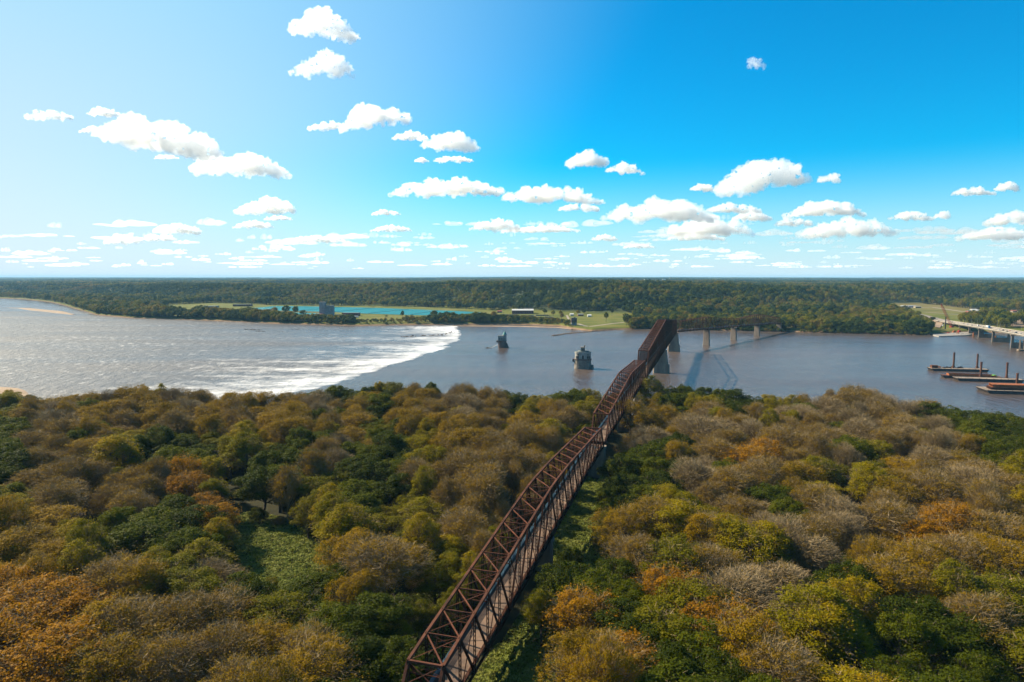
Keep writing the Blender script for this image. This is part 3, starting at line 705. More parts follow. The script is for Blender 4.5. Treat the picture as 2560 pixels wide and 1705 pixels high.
# (x, y of the crown top in the overview, height, crown width, kind)
KEY = [(20,903,19,13,'y'),(62,912,17,12,'g'),(105,916,17,12,'o'),(165,908,19,13,'o'),(205,900,20,13,'o'),(240,898,22,12,'t'),(290,888,24,15,'o'),(330,884,24,15,'o'),(372,884,24,15,'b'),(405,886,24,14,'t'),(457,888,23,13,'b'),
 (500,920,19,13,'o'),(560,912,19,13,'o'),(610,905,20,13,'o'),(655,902,20,13,'o'),(690,896,20,14,'b'),(722,898,19,10,'g'),(760,890,18,11,'g'),(800,888,19,12,'g'),(840,892,19,11,'g'),(875,870,24,13,'y'),(910,876,24,12,'w'),(950,872,24,13,'b'),(993,878,23,10,'g'),
 (1050,880,23,14,'t'),(1082,878,23,12,'b'),(1118,884,23,13,'b'),(1160,893,21,12,'g'),(1200,903,20,12,'g'),(1240,912,19,11,'y'),(1285,905,20,13,'g'),(1330,902,21,14,'g'),(1355,915,19,11,'y'),
 (1497,872,24,15,'y'),(1555,905,20,14,'g'),(1600,902,20,15,'g'),(1640,915,19,13,'y'),(1690,902,21,16,'g'),(1735,918,19,13,'g'),(1775,912,19,13,'y'),(1820,915,19,12,'y'),(1845,928,18,12,'g'),(1790,935,20,14,'t'),(1840,938,20,14,'t'),
 (1905,915,21,15,'t'),(1960,895,23,15,'b'),(2000,888,24,15,'b'),(2060,886,25,18,'o'),(2030,910,23,14,'t'),(2090,925,21,14,'t'),(2128,930,20,13,'g'),(2175,936,20,13,'g'),(2225,946,20,15,'g'),(2275,950,20,14,'g'),(2325,955,20,15,'g'),(2360,965,20,14,'g'),(2250,990,18,13,'g'),(2300,1000,18,13,'g'),
 (60,935,22,14,'b'),(130,945,22,15,'t'),(215,930,22,15,'o'),(280,940,22,15,'b'),(350,925,21,15,'o'),(420,920,21,14,'t'),(480,935,21,15,'o'),(540,940,21,15,'b'),(620,950,22,14,'o'),(690,960,22,15,'o'),(740,925,21,14,'t'),(820,915,21,14,'o'),(880,910,21,14,'g'),(920,910,21,14,'o'),(990,915,22,16,'b'),(1060,940,21,15,'t'),
 (1140,935,21,14,'b'),(1210,950,22,17,'o'),(1270,945,21,15,'b'),(1025,1000,23,15,'o'),(1075,985,24,16,'o'),(1130,1000,23,15,'b'),(985,1030,22,13,'y'),(1165,1030,23,15,'b'),(1100,1070,23,17,'b'),(960,1060,22,14,'b'),
 (268,1008,25,16,'y'),(565,1005,23,14,'y'),(380,1030,20,12,'g'),(450,1040,18,11,'g'),(480,1055,19,11,'y'),(430,1090,19,12,'r'),(150,1060,22,15,'b'),(30,1040,21,14,'g'),(90,1030,22,15,'b'),(200,1060,20,14,'b'),(330,1090,20,13,'b'),(900,1005,22,13,'g'),(930,1055,19,12,'g'),(860,1060,19,13,'g'),(780,1030,20,13,'t'),(700,1040,20,14,'g'),(640,1075,19,13,'g'),
 (600,1085,20,13,'g'),(720,1100,17,11,'w'),(700,1060,17,11,'b'),(770,1085,16,10,'w'),(810,1105,17,13,'g'),(850,1110,16,12,'g'),(800,1130,14,9,'y'),(520,1120,19,12,'w'),(560,1140,15,10,'b'),(400,1150,16,11,'g'),(350,1180,17,14,'g'),(430,1175,17,14,'g'),(490,1160,16,10,'r'),(540,1225,16,10,'w'),(500,1200,15,9,'y'),
 (20,1160,17,13,'y'),(60,1215,18,15,'o'),(110,1245,17,13,'o'),(150,1205,14,8,'y'),(20,1240,18,15,'o'),(250,1290,20,16,'b'),(320,1300,20,15,'o'),(390,1290,17,11,'w'),(440,1320,17,13,'w'),(490,1300,15,10,'t'),(60,1350,20,16,'r'),(150,1370,19,15,'r'),(30,1420,20,16,'r'),(230,1400,20,16,'o'),(320,1400,20,16,'b'),(420,1380,20,15,'b'),(500,1370,19,14,'b'),(130,1460,20,15,'r'),(250,1480,20,15,'o'),(400,1470,20,14,'b'),(520,1450,19,13,'b'),
 (600,1310,16,13,'g'),(570,1330,15,10,'g'),(645,1380,17,12,'w'),(700,1340,15,12,'g'),(760,1235,21,17,'o'),(810,1230,20,13,'o'),(880,1250,21,18,'b'),(870,1190,14,11,'w'),(895,1170,13,8,'w'),(965,1190,14,11,'y'),(1010,1255,15,9,'w'),(1000,1300,14,9,'w'),(1045,1240,15,10,'y'),(1060,1180,19,14,'b'),(700,1450,18,13,'b'),(600,1440,17,12,'o'),(820,1420,16,13,'g'),(760,1400,16,12,'g'),(860,1380,16,13,'g'),(830,1480,16,12,'g'),(900,1490,15,10,'g'),(720,1490,19,14,'o'),
 (1450,922,23,20,'o'),(1490,945,21,14,'o'),(1500,980,20,16,'t'),(1440,1050,17,14,'g'),(1490,1030,18,14,'g'),(1540,1020,18,15,'g'),(1580,1030,17,12,'g'),(1430,1100,16,12,'g'),(1410,1060,14,9,'g'),(1560,1070,17,13,'g'),(1520,1090,17,13,'g'),(1480,1120,15,12,'g'),
 (1620,962,23,20,'t'),(1680,985,22,14,'b'),(1730,970,21,13,'t'),(1790,985,22,16,'b'),(1650,1010,22,15,'b'),(1720,1030,21,15,'r'),(1600,1060,22,17,'t'),(1680,1075,22,16,'b'),(1740,1060,22,16,'b'),(1780,1120,18,14,'g'),(1830,1060,21,14,'o'),(1850,1000,21,15,'b'),(1920,990,21,16,'b'),(1980,970,21,16,'t'),(2050,985,21,17,'b'),(2100,980,21,16,'t'),(2000,1075,23,14,'y'),(2060,1080,21,12,'o'),
 (1440,1170,21,14,'o'),(1500,1150,22,15,'o'),(1570,1165,22,16,'y'),(1620,1190,22,14,'o'),(1690,1208,22,17,'y'),(1760,1215,21,14,'y'),(1470,1230,20,14,'b'),(1550,1250,20,15,'w'),(1640,1260,20,14,'b'),(1540,1318,18,13,'r'),(1600,1340,19,15,'w'),(1700,1320,20,16,'t'),(1800,1200,21,15,'t'),(1780,1290,20,17,'t'),(1850,1230,20,14,'t'),(1870,1370,21,17,'y'),(1920,1400,20,14,'y'),(1960,1300,19,13,'g'),(2050,1290,21,16,'o'),(2120,1250,21,15,'o'),
 (1310,1260,17,13,'g'),(1350,1230,15,11,'g'),(1300,1310,16,12,'g'),(1340,1370,17,12,'r'),(1380,1330,17,12,'g'),(1300,1440,18,15,'r'),(1360,1450,18,13,'o'),(1430,1480,18,13,'r'),(1460,1400,17,12,'g'),(1520,1400,18,14,'w'),(1500,1440,16,12,'g'),(1600,1450,18,13,'g'),(1680,1400,19,14,'r'),(1720,1430,20,16,'o'),(1780,1480,19,14,'b'),(2130,1390,17,14,'g'),(2200,1420,17,15,'g'),(2250,1370,20,15,'b'),(2320,1250,21,16,'o'),(2200,1240,21,15,'b'),(2280,1180,22,16,'b'),(2320,1330,20,15,'w'),(2190,1170,21,14,'r'),(1340,1500,16,11,'o'),
 (1950,1150,21,16,'t'),(2050,1160,21,17,'b'),(1880,1120,21,15,'b'),(2150,1090,22,15,'b'),(2240,1080,21,16,'t'),(2330,1090,21,16,'b'),(2150,1030,21,15,'t'),(2210,1040,20,15,'o'),(2340,1080,19,12,'y')]
def axis_off(x, y): return x*N1[0]+y*N1[1]-OFF
trees = []
for (kx, ky, h, wd, k) in KEY:
    X, Y, _ = at(kx*1.0875, ky*1.0875, h+3.3)
    if not hides(X, Y, h, wd) and not shades(X, Y, h): trees.append([X, min(Y, float(np.interp(X, isx, isY))-7), h, wd*SZ, k, True])
for (px, h, wd, k) in [(300,25,13,'o'),(345,26,14,'o'),(392,26,13,'y'),(432,25,12,'t'),(498,25,12,'b'),(948,25,11,'y'),(985,24,10,'w'),(1035,26,12,'b'),(1080,25,9,'g'),(1145,25,13,'t'),(1178,25,10,'b'),(1215,24,11,'b'),(1262,22,9,'g'),(1395,22,10,'g'),(1445,23,12,'g'),(2085,25,12,'b'),(2180,26,13,'b'),(2245,27,17,'o')]:
    Yk = 470.
    for _ in range(6): Xk = (px-1280)/1707*Yk; Yk = float(np.interp(Xk, isx, isY))-7
    trees.append([Xk, Yk, h, wd*1.15, k, True])
keyp = np.array([topix(t[0], t[1], 3+t[2]) for t in trees]); keyk = [t[4] for t in trees]
cell = {}
def near_ok(x, y, r):
    ci, cj = int(x//14), int(y//14)
    for a in range(ci-2, ci+3):
        for b in range(cj-2, cj+3):
            for (u, v, q) in cell.get((a, b), ()):
                if (u-x)**2+(v-y)**2 < ((r+q)*.285)**2: return False
    return True
def put(x, y, r): cell.setdefault((int(x//14), int(y//14)), []).append((x, y, r))
for t in trees: put(t[0], t[1], t[3])
R2 = np.random.default_rng(11)
for it in range(26000):
    Y = 70+R2.random()**.62*520; X = (R2.random()*2-1)*(.80*Y+16)
    if Y > np.interp(X, isx, isY)-8-R2.random()*6: continue
    s_ = X*U1[0]+Y*U1[1]; off = axis_off(X, Y)
    if -10.5 < off < 11.5 and s_ < 560: continue
    if any(inpoly(X, Y, p) for p in CLEAR): continue
    if any(inpoly(X, Y, p) for p in DARKGAP) and R2.random() < .96: continue
    p = topix(X, Y, 22); d = np.hypot(*(keyp-np.array(p)).T)+R2.normal(size=len(keyp))*14
    k = keyk[int(np.argmin(d))]
    if k == 't' and R2.random() < .45: k = 'b'
    if R2.random() < .16: k = R2.choice(['g','o','y','w'])
    near_b = abs(off) < 20 and s_ < 540
    h = {'g':17.5,'w':14.5,'y':19,'o':20.5,'r':18.5,'b':20.5,'t':20.5}[k]*R2.uniform(.76, 1.20)
    if near_b: h *= .80
    wd = {'g':12.5,'w':10,'y':13,'o':14,'r':13,'b':14.5,'t':14.5}[k]*(.66+.62*R2.random()**1.2)*SZ
    if near_b: wd *= .62
    if not near_ok(X, Y, wd): continue
    if hides(X, Y, h, wd) or shades(X, Y, h): continue
    put(X, Y, wd); trees.append([X, Y, h, wd, k, False])
# understorey saplings and bushes below the canopy
under = []
for it in range(9000):
    Y = 80+R2.random()**.65*470; X = (R2.random()*2-1)*(.80*Y+10)
    if Y > np.interp(X, isx, isY)-3: continue
    off = axis_off(X, Y)
    if -5 < off < (13 if X*U1[0]+Y*U1[1] < 200 else 6): continue
    if any(inpoly(X, Y, p) for p in CLEAR) and R2.random() < .96: continue
    if R2.random() < .80: continue
    if any(inpoly(X, Y, p) for p in DARKGAP) and R2.random() < .85: continue
    if hides(X, Y, 7, 7): continue
    k = R2.choice(['g','g','w','y','b']); under.append([X, Y, R2.uniform(4.5, 9), R2.uniform(5, 8), k])
trees.sort(key=lambda t: t[0]**2+t[1]**2)
CN = {'g': ('dense dark green','tree'), 'w': ('olive green feathery','willow'), 'y': ('yellow-green rounded','cottonwood'), 'o': ('golden brown','cottonwood'), 'r': ('rusty orange','tree'), 'b': ('thin brown-leaved','tree'), 't': ('nearly bare grey','tree')}
def visible(t):
    p = topix(t[0], t[1], 3.3+t[2]); q = topix(t[0], t[1], 3.3+t[2]*.4)
    return -60 < p[0] < 2620 and p[1] < 1700
ORD = 'first second third fourth fifth sixth seventh eighth ninth tenth eleventh twelfth thirteenth fourteenth fifteenth sixteenth seventeenth eighteenth nineteenth twentieth'.split()
cand = [t for t in trees if visible(t)][:300]; ids = {id(t) for t in cand}; rank = {}
bands = np.quantile([t[1] for t in cand], np.linspace(0, 1, 10))
def bandof(t): return int(min(8, max(0, np.searchsorted(bands, t[1], side='right')-1)))
for t in cand: t.append((bandof(t), axis_off(t[0], t[1]) > 0, t[4]))
for key in {t[6] for t in cand}:
    for r_, t in enumerate(sorted([t for t in cand if t[6] == key], key=lambda t: abs(axis_off(t[0], t[1])))): rank[id(t)] = r_
used = set(); indiv = 0; rest = []
for t in trees:
    X, Y, h, wd, k, key = t[:6]; z = float(isl_z(X, Y)); v = R2.integers(len(PROTO[k])); c, tr, mi = PROTO[k][v]
    rz_ = R2.uniform(0, 2*PI); KK = KINDS[k]; sz = h*1.08/(KK['zc']+KK['rz']*.98); sx = wd/(2*KK['rx'])
    if id(t) in ids:
        bnd, rt, _k = t[6]; cn = CN[k]
        lab = f"{cn[0]} {cn[1]}, {ORD[rank[id(t)]]} such {'right' if rt else 'left'} of the bridge, {ORD[bnd]} row back"
        r = empty('tree', (X, Y, z), lab, 'tree', 'autumn trees on the near bank', rz_); r.scale = (sx, sx*R2.uniform(.85, 1.1), sz)
        for nm, me in (('crown', c), ('trunk', tr)):
            o = D.objects.new(nm, me); SC.collection.objects.link(o); o.parent = r
        indiv += 1
    else: rest.append((X, Y, z, rz_, sx, sz, mi))
for X, Y, h, wd, k in under:
    KK = KINDS[k]; v = R2.integers(len(PROTO[k])); rest.append((X, Y, float(isl_z(X, Y))-2, R2.uniform(0, 6.28), wd/(2*KK['rx']), h/(KK['zc']+KK['rz']*.98), PROTO[k][v][2]))
print('trees', len(trees), 'individual', indiv, 'mass', len(rest))

def scatter(name, rows, meshes, kind='stuff'):
    """one object carrying a mass of trees: points with instances chosen per point"""
    A = np.array(rows, float); me = D.meshes.new(name); me.vertices.add(len(A)); me.vertices.foreach_set('co', A[:, :3].astype(np.float32).ravel())
    def attr(n, ty, a, key='value'):
        x = me.attributes.new(n, ty, 'POINT'); x.data.foreach_set(key, a)
    attr('rot', 'FLOAT_VECTOR', np.stack([A[:, 3]*0, A[:, 3]*0, A[:, 3]], 1).astype(np.float32).ravel(), 'vector')
    attr('scl', 'FLOAT_VECTOR', np.stack([A[:, 4], A[:, 4], A[:, 5]], 1).astype(np.float32).ravel(), 'vector')
    attr('pick', 'INT', A[:, 6].astype(np.int32))
    col = D.collections.new(name+'_kinds')
    for i, m_ in enumerate(meshes):
        o = D.objects.new('k%02d' % i, m_); col.objects.link(o)
    ng = D.node_groups.new(name, 'GeometryNodeTree')
    ng.interface.new_socket('Geometry', in_out='INPUT', socket_type='NodeSocketGeometry'); ng.interface.new_socket('Geometry', in_out='OUTPUT', socket_type='NodeSocketGeometry')
    N = ng.nodes; L = ng.links; gi = N.new('NodeGroupInput'); go = N.new('NodeGroupOutput')
    mp = N.new('GeometryNodeMeshToPoints'); ip = N.new('GeometryNodeInstanceOnPoints'); ci = N.new('GeometryNodeCollectionInfo')
    ci.inputs['Collection'].default_value = col; ci.inputs['Separate Children'].default_value = True; ci.inputs['Reset Children'].default_value = True
    ip.inputs['Pick Instance'].default_value = True
    L.new(gi.outputs[0], mp.inputs[0]); L.new(mp.outputs[0], ip.inputs['Points']); L.new(ci.outputs[0], ip.inputs['Instance'])
    for nm, ty, sock in (('rot','FLOAT_VECTOR','Rotation'), ('scl','FLOAT_VECTOR','Scale'), ('pick','INT','Instance Index')):
        na = N.new('GeometryNodeInputNamedAttribute'); na.data_type = ty; na.inputs[0].default_value = nm
        L.new(na.outputs[0], ip.inputs[sock])
    L.new(ip.outputs[0], go.inputs[0])
    o = link(name, me); md = o.modifiers.new('scatter', 'NODES'); md.node_group = ng
    return tag(o, kind=kind)
tag(scatter('island_woodland', rest, MASS), 'mass of autumn trees and undergrowth behind and between the nearer trees of the near bank', 'woodland')

# vine-covered clearings: low leafy growth
def groundcover():
    R = np.random.default_rng(5); P = []
    for poly in CLEAR:
        a = np.array(poly); a = a.mean(0)+(a-a.mean(0))*(1.9 if poly is CLEAR[0] else 1.25); poly = [tuple(q_) for q_ in a]; lo, hi = a.min(0), a.max(0); n = int((hi-lo).prod()*14)
        q = R.uniform(lo, hi, (n, 2)); P.append(q[inpoly_np(q[:, 0], q[:, 1], poly)])
    s_ = R.uniform(70, 330, 60000); o_ = R.uniform(2, 19, 60000); q = np.stack([N1[0]*(OFF+o_)+U1[0]*s_, N1[1]*(OFF+o_)+U1[1]*s_], 1); P.append(q)
    s_ = R.uniform(90, 190, 14000); o_ = R.uniform(-26, -3, 14000); q = np.stack([N1[0]*(OFF+o_)+U1[0]*s_, N1[1]*(OFF+o_)+U1[1]*s_], 1); P.append(q)
    P = np.concatenate(P); z = isl_z(P[:, 0], P[:, 1])+.5+1.1*np.abs(fbm(P[:, 0], P[:, 1], 4, 4, 3))+R.random(len(P))*.3
    C = np.column_stack([P, z]); nr = unit(R.normal(size=(len(C), 3))*.6+[0, 0, 1])
    V, F = quads(C, nr, .62, R)
    m = leafmat('vine_leaves', [(.13,.16,.02),(.22,.25,.04),(.34,.34,.08),(.26,.24,.05)], .25)
    tag(link('ground_cover', mesh_np('ground_cover', V, [F], m)), 'pale green vines and low growth in the clearings', 'ground cover', kind='stuff')
groundcover()

# ------------------------------------------------------------------ far woods
def far_tree(kind, seed, n=420, leaf=1.3):
    R = np.random.default_rng(seed); rx, rz, zc = 6.4, 6.2, 9.3
    bd = unit(R.normal(size=(7, 3))+[0, 0, .3])
    d = unit(R.normal(size=(n, 3))+[0, 0, .35]); s = np.max(np.exp(-((1-d@bd.T)/.13)), axis=1)
    p = np.array([0, 0, zc])+d*[rx, rx, rz]*((.70+.36*s)*R.uniform(.78, 1.04, n))[:, None]
    V, F = quads(p, unit(d+R.normal(size=(n, 3))*.5), leaf, R, .8)
    mb = MB(); mb.tube([(0,0,-2),(0,0,6),(0,0,11)], [.4,.3,.1], 4, False)
    for i in range(5):
        a = 1.26*i; mb.tube([(0,0,5),(math.cos(a)*3,math.sin(a)*3,10)], [.2,.05], 3, False)
    tv = np.array(mb.v); f4 = np.array([f for f in mb.f if len(f) == 4])+len(V)
    return mesh_np('far_tree', np.concatenate([V, tv]), [np.concatenate([F, f4])], [M['leaf_'+kind], M['bark']], np.r_[np.zeros(len(F)), np.ones(len(f4))])
FARM = [far_tree(k, 300+i*7+j) for i, k in enumerate(('fg','fg','fy','fb')) for j in range(2)]
def far_clump(kind, seed):
    R = np.random.default_rng(seed); P = []; Nn = []
    for i in range(16):
        cx, cy = R.uniform(-28, 28, 2); r = R.uniform(5, 8.5); n = 46; d = unit(R.normal(size=(n, 3))+[0, 0, .5]); h = R.uniform(7, 12)
        P.append(np.array([cx, cy, h])+d*[r, r, 6.5]); Nn.append(unit(d+R.normal(size=(n, 3))*.4))
    V, F = quads(np.concatenate(P), np.concatenate(Nn), 4.2, R, .8)
    return mesh_np('far_clump', V, [F], [M['leaf_'+kind]])
CLM = [far_clump(k, 400+i) for i, k in enumerate(('fg','fg','fg','fy','fb'))]
def pxpoly(p): return p
OPEN = [  # open land on the far bank, outlines surveyed at ground level
 [(395,778),(425,762),(520,757),(620,760),(690,763),(830,764),(960,766),(1060,768),(1190,774),(1300,777),(1400,781),(1500,783),(1590,786),(1580,800),(1565,815),(1560,826),(1420,830),(1415,808),(1330,803),(1230,803),(1130,803),(1010,803),(1000,806),(893,806),(880,804),(740,801),(560,795),(430,789)],
 [(2170,765),(2240,758),(2340,762),(2400,770),(2460,776),(2560,779),(2750,782),(2750,802),(2560,800),(2540,806),(2640,836),(2450,838),(2350,842),(2335,822),(2295,795),(2240,780),(2190,775)],
 [(1950,792),(1985,785),(2130,780),(2200,778),(2200,784),(2120,787),(1990,792)],
 [(2135,767),(2250,761),(2330,765),(2320,775),(2200,778)]]
KEEP = [[(2398,806),(2420,795),(2480,787),(2515,790),(2518,806),(2545,812),(2520,822),(2450,815)]]
def far_rows():
    R = np.random.default_rng(21); rows = []
    def emit(Ylo, Yhi, sp, lim):
        ys = []; y = Ylo
        while y < Yhi: ys.append(y); y += sp*.9
        for y in ys:
            n = int(1.72*y/sp); x = (R.random(n)*2-1)*.86*y; yy = y+R.uniform(-.5, .5, n)*sp
            rows.append(np.stack([x, yy], 1))
    emit(1150, 3800, 14.0, 0)
    P = np.concatenate(rows); px = 1280+1707*P[:, 0]/P[:, 1]; z = far_z(P[:, 0], P[:, 1])
    sh = np.interp(px, shx, shY); d = P[:, 1]-sh; ok = d > 9
    py = 852.5-1707*((P[:, 1]*math.sin(PITCH)+(5-100)*math.cos(PITCH))/(P[:, 1]*math.cos(PITCH)-(5-100)*math.sin(PITCH)))
    opn = np.zeros(len(P), bool)
    for po in OPEN: opn |= inpoly_np(px, py, po)
    for po in KEEP: opn &= ~inpoly_np(px, py, po)
    low = z < 12
    ok &= ~(opn & low)
    B = np.interp(px, blx, blY)
    # the flood plain left of the bridge thins into groves
    g = fbm(P[:, 0], P[:, 1], 120, 8, 3)
    belt = d < 55
    ok &= ~((P[:, 1] < B) & (g > .45) & ~belt)
    # the river-edge belt is broken by gaps
    gap = fbm(px, px*0, 70, 12, 2)
    ok &= ~(belt & (px > 380) & (px < 1330) & (gap > .34))
    low_belt = (px > 640) & (px < 1430)
    # hidden behind the brow: keep anyway near the crest
    P, z, px, d, B, low_belt, belt = P[ok], z[ok], px[ok], d[ok], B[ok], low_belt[ok], belt[ok]
    n = len(P); sc = R.uniform(.8, 1.2, n)*(1.15+.75*fbm(P[:, 0], P[:, 1], 60, 15, 2)); sc = np.where(low_belt & (d < 120), sc*R.uniform(.28, .55, n), sc)
    sc = np.where((px > 400) & (px <= 640) & (d < 160), sc*R.uniform(.55, .8, n), sc)
    sc = np.where((px > 1570) & (px < 2340) & (d < 300), sc*.8, sc)
    sc = np.where((d < 22), sc*.6, sc)
    t = fbm(P[:, 0], P[:, 1], 170, 6, 3)*1.2+R.normal(size=n)*.34+.06
    # greener and darker on the bluff, more olive along the bank
    t = t+np.where(belt, .12, 0)+np.where((px > 1700) & (P[:, 1] < B+150), .25, 0)-np.where((px > 1250) & (px < 1700) & ~belt, .15, 0)
    kind = np.where(t < .16, R.integers(0, 4, n), np.where(t < .52, R.integers(4, 6, n), np.where(R.random(n) < .55, R.integers(6, 8, n), R.integers(4, 6, n))))
    return np.column_stack([P, z, R.uniform(0, 6.28, n), sc*1.05, sc*1.05, kind])
def belt_rows():
    R = np.random.default_rng(33); px = R.uniform(180, 2330, 9000); d = R.uniform(9, 70, 9000); d = np.where(px > 1575, R.uniform(-3, 40, 9000), d); sh = np.interp(px, shx, shY)
    Y = sh+d; X = (px-1280)/1707*Y
    dens = np.interp(px, [180,240,700,760,880,892,1004,1014,1240,1330,1345,1425,1440,1570,1580,2330], [.3,1,1,.9,.8,.25,.25,.9,.9,.8,.7,.5,0,0,1,1])
    hgt = np.interp(px, [180,240,420,640,720,760,880,892,1004,1014,1100,1240,1330,1345,1425,1570,2330], [.7,1.2,1.35,1.35,1.25,.95,.85,.45,.45,.9,1.1,1.0,.7,.55,.5,1.05,1.0])
    g = fbm(px, px*0+3, 38, 12, 2); hgt = hgt*(1+.35*g)*R.uniform(.75, 1.2, len(px)); wdt = np.where(px < 1440, 70, 45)
    ok = (R.random(len(px)) < dens*.50*np.where(g < -.55, .25, 1)) & (np.abs(px-1990) > 14)
    P = np.stack([X, Y], 1)[ok]; n = len(P); z = far_z(P[:, 0], P[:, 1]); s = hgt[ok]*np.where(P[:, 0] > 200, .42+.58*np.clip(d[ok]/22, 0, 1), .62+.38*np.clip((d[ok]-9)/22, 0, 1)); t = fbm(P[:, 0], P[:, 1], 60, 6, 2)+R.normal(size=n)*.3
    kind = np.where(t < .12, R.integers(0, 4, n), np.where(t < .42, R.integers(4, 6, n), R.integers(6, 8, n)))
    return np.column_stack([P, z, R.uniform(0, 6.28, n), np.maximum(s, .5)*1.0, s, kind])
FR = np.concatenate([far_rows(), belt_rows()]); print('far trees', len(FR))
tag(scatter('far_bank_forest', FR, FARM), 'dense olive and dark green forest over the far bank and bluff', 'forest')
def clump_rows():
    R = np.random.default_rng(22); rows = []; y = 3750.
    while y < 30500:
        sp = max(46, y/75); n = int(1.72*y/sp); x = (R.random(n)*2-1)*.86*y; yy = y+R.uniform(-.5, .5, n)*sp
        rows.append(np.column_stack([x, yy, np.full(n, sp)])); y += sp*.9
    P = np.concatenate(rows); z = far_z(P[:, 0], P[:, 1]); px = 1280+1707*P[:, 0]/P[:, 1]; ok = P[:, 1] > np.interp(px, shx, shY)+30
    P, z = P[ok], z[ok]; n = len(P); s = P[:, 2]/46
    t = fbm(P[:, 0], P[:, 1], 700, 6, 3)+R.normal(size=n)*.35
    kind = np.where(t < .3, R.integers(0, 3, n), np.where(t < .5, 3, 4))
    return np.column_stack([P[:, :2], z, R.uniform(0, 6.28, n), s, np.minimum(1.25, R.uniform(.8, 1.15, n)*s**.3), kind])
CR = clump_rows(); print('clumps', len(CR))
tag(scatter('distant_woods', CR, CLM), 'endless woods running back to the hazy horizon', 'forest')

# ------------------------------------------------------------------ intake towers in the river
def stadium(L_, W_, n=10, ox=0, oy=0, rz=0, point=0):
    """outline with round ends, long axis along local x"""
    r = W_/2; P = []
    for s_, a0 in ((1, -PI/2), (-1, PI/2)):
        for i in range(n+1):
            a = a0+PI*i/n; x = s_*(L_/2-r)+r*math.cos(a)*(1+point); y = r*math.sin(a); P.append((x, y))
    c, s = math.cos(rz), math.sin(rz)
    return [(ox+x*c-y*s, oy+x*s+y*c) for x, y in P]
def loc2(o, rz):
    c, s = math.cos(rz), math.sin(rz)
    return lambda x, y: (o[0]+x*c-y*s, o[1]+x*s+y*c)
def window(parent, f, x, y, z, w_, h, rz, m='glass', sill=True):
    """dark glazed opening set proud in its wall with a stone frame; f maps local to world"""
    X, Y = f(x, y); fr = MB(); c, s = math.cos(rz), math.sin(rz)
    for dx, dz, ww, hh in ((-w_/2-.12, 0, .24, h), (w_/2+.12, 0, .24, h), (0, h, w_+.5, .28), (0, -.25, w_+.7, .25)):
        fr.box(X+dx*c, Y+dx*s, z+dz, ww, .5, hh, rz)
    fo = fr.build('window_frame', M['stone'], parent)
    MB().box(X, Y, z, w_, .34, h, rz).build('window_pane', M[m], fo)
T2 = at(1457, 921); rz2 = -.10; f2 = loc2(T2, rz2)
t2 = empty('intake_tower', (T2[0], T2[1], 0), 'squat oval grey stone water intake tower with flat roof and small square penthouse', 'tower', 'stone intake towers in the river')
def ov(L_, W_, dx=0): 
    X, Y = f2(dx, 0); return stadium(L_, W_, 10, X, Y, rz2)
b = MB(); b.prism(ov(19.0, 13.2), -3, 10.2, .965); b.build('masonry_base', M['stone'], t2)
b = MB()
cw = [f2(x, y) for x, y in ((6,-6.6),(11.4,-4.2),(12.6,0),(11.4,4.2),(6,6.6))]; b.prism(cw, -3, 4.2, .88, f2(5, 0)); b.build('cutwater', M['stone'], t2)
b = MB(); b.prism(ov(19.6, 13.8), 10.2, 10.9); b.prism(ov(18.9, 13.0), 9.6, 10.2); b.build('ledge', M['granite'], t2)
b = MB(); b.prism(ov(17.6, 12.0), 10.9, 17.2); b.box(*f2(0, -5.9), 10.9, 5.2, 1.2, 7.4, rz2); b.build('upper_storey', M['stonelight'], t2)
b = MB(); b.prism(ov(18.3, 12.7), 17.2, 18.0); b.prism(ov(18.0, 12.4), 18.0, 18.7); b.build('cornice', M['stonelight'], t2)
b = MB(); b.prism(ov(17.2, 11.6), 18.7, 19.0); b.prism(ov(13.5, 8.5, .5), 19.0, 20.0, .8); b.build('roof', M['roofgrey'], t2)
b = MB(); b.box(*f2(-.2, -1), 18.9, 4.6, 4.6, 4.6, rz2); b.box(*f2(-.2, -1), 23.5, 5.0, 5.0, .4, rz2); b.box(*f2(1.5, 0), 23.9, 1.5, 1.5, 1.6, rz2); b.box(*f2(1.5, 0), 25.5, 1.8, 1.8, .25, rz2)
ph = b.build('penthouse', M['stone'], t2); window(ph, f2, -.4, -3.35, 20.6, .9, 1.4, rz2)
for x in (-5.4, 5.4):
    window(t2, f2, x, -5.78, 11.6, 1.2, 2.6, rz2); window(t2, f2, x, -5.78, 15.3, 1.0, .9, rz2)
window(t2, f2, -7.3, -4.35, 11.6, .9, 2.4, rz2-.75); window(t2, f2, 7.3, -4.35, 11.6, .9, 2.4, rz2+.75)
X, Y = f2(0, -6.5); b = MB(); b.box(X, Y, 11.0, 1.7, .3, 4.0, rz2); d_ = b.build('doorway', M['glass'], t2)
b = MB(); b.box(*f2(-10.3, -1), 7.3, 2.2, 3.0, .4, rz2); b.box(*f2(-10.5, -1), 7.7, 1.8, 2.4, 2.8, rz2); b.box(*f2(-10.3, -1), 10.5, 2.2, 2.8, .25, rz2); b.build('side_turret', M['granite'], t2)
b = MB(); b.box(*f2(5.2, -6.9), -2, 3.4, 1.6, 7.6, rz2, .8); b.build('buttress', M['stone'], t2)

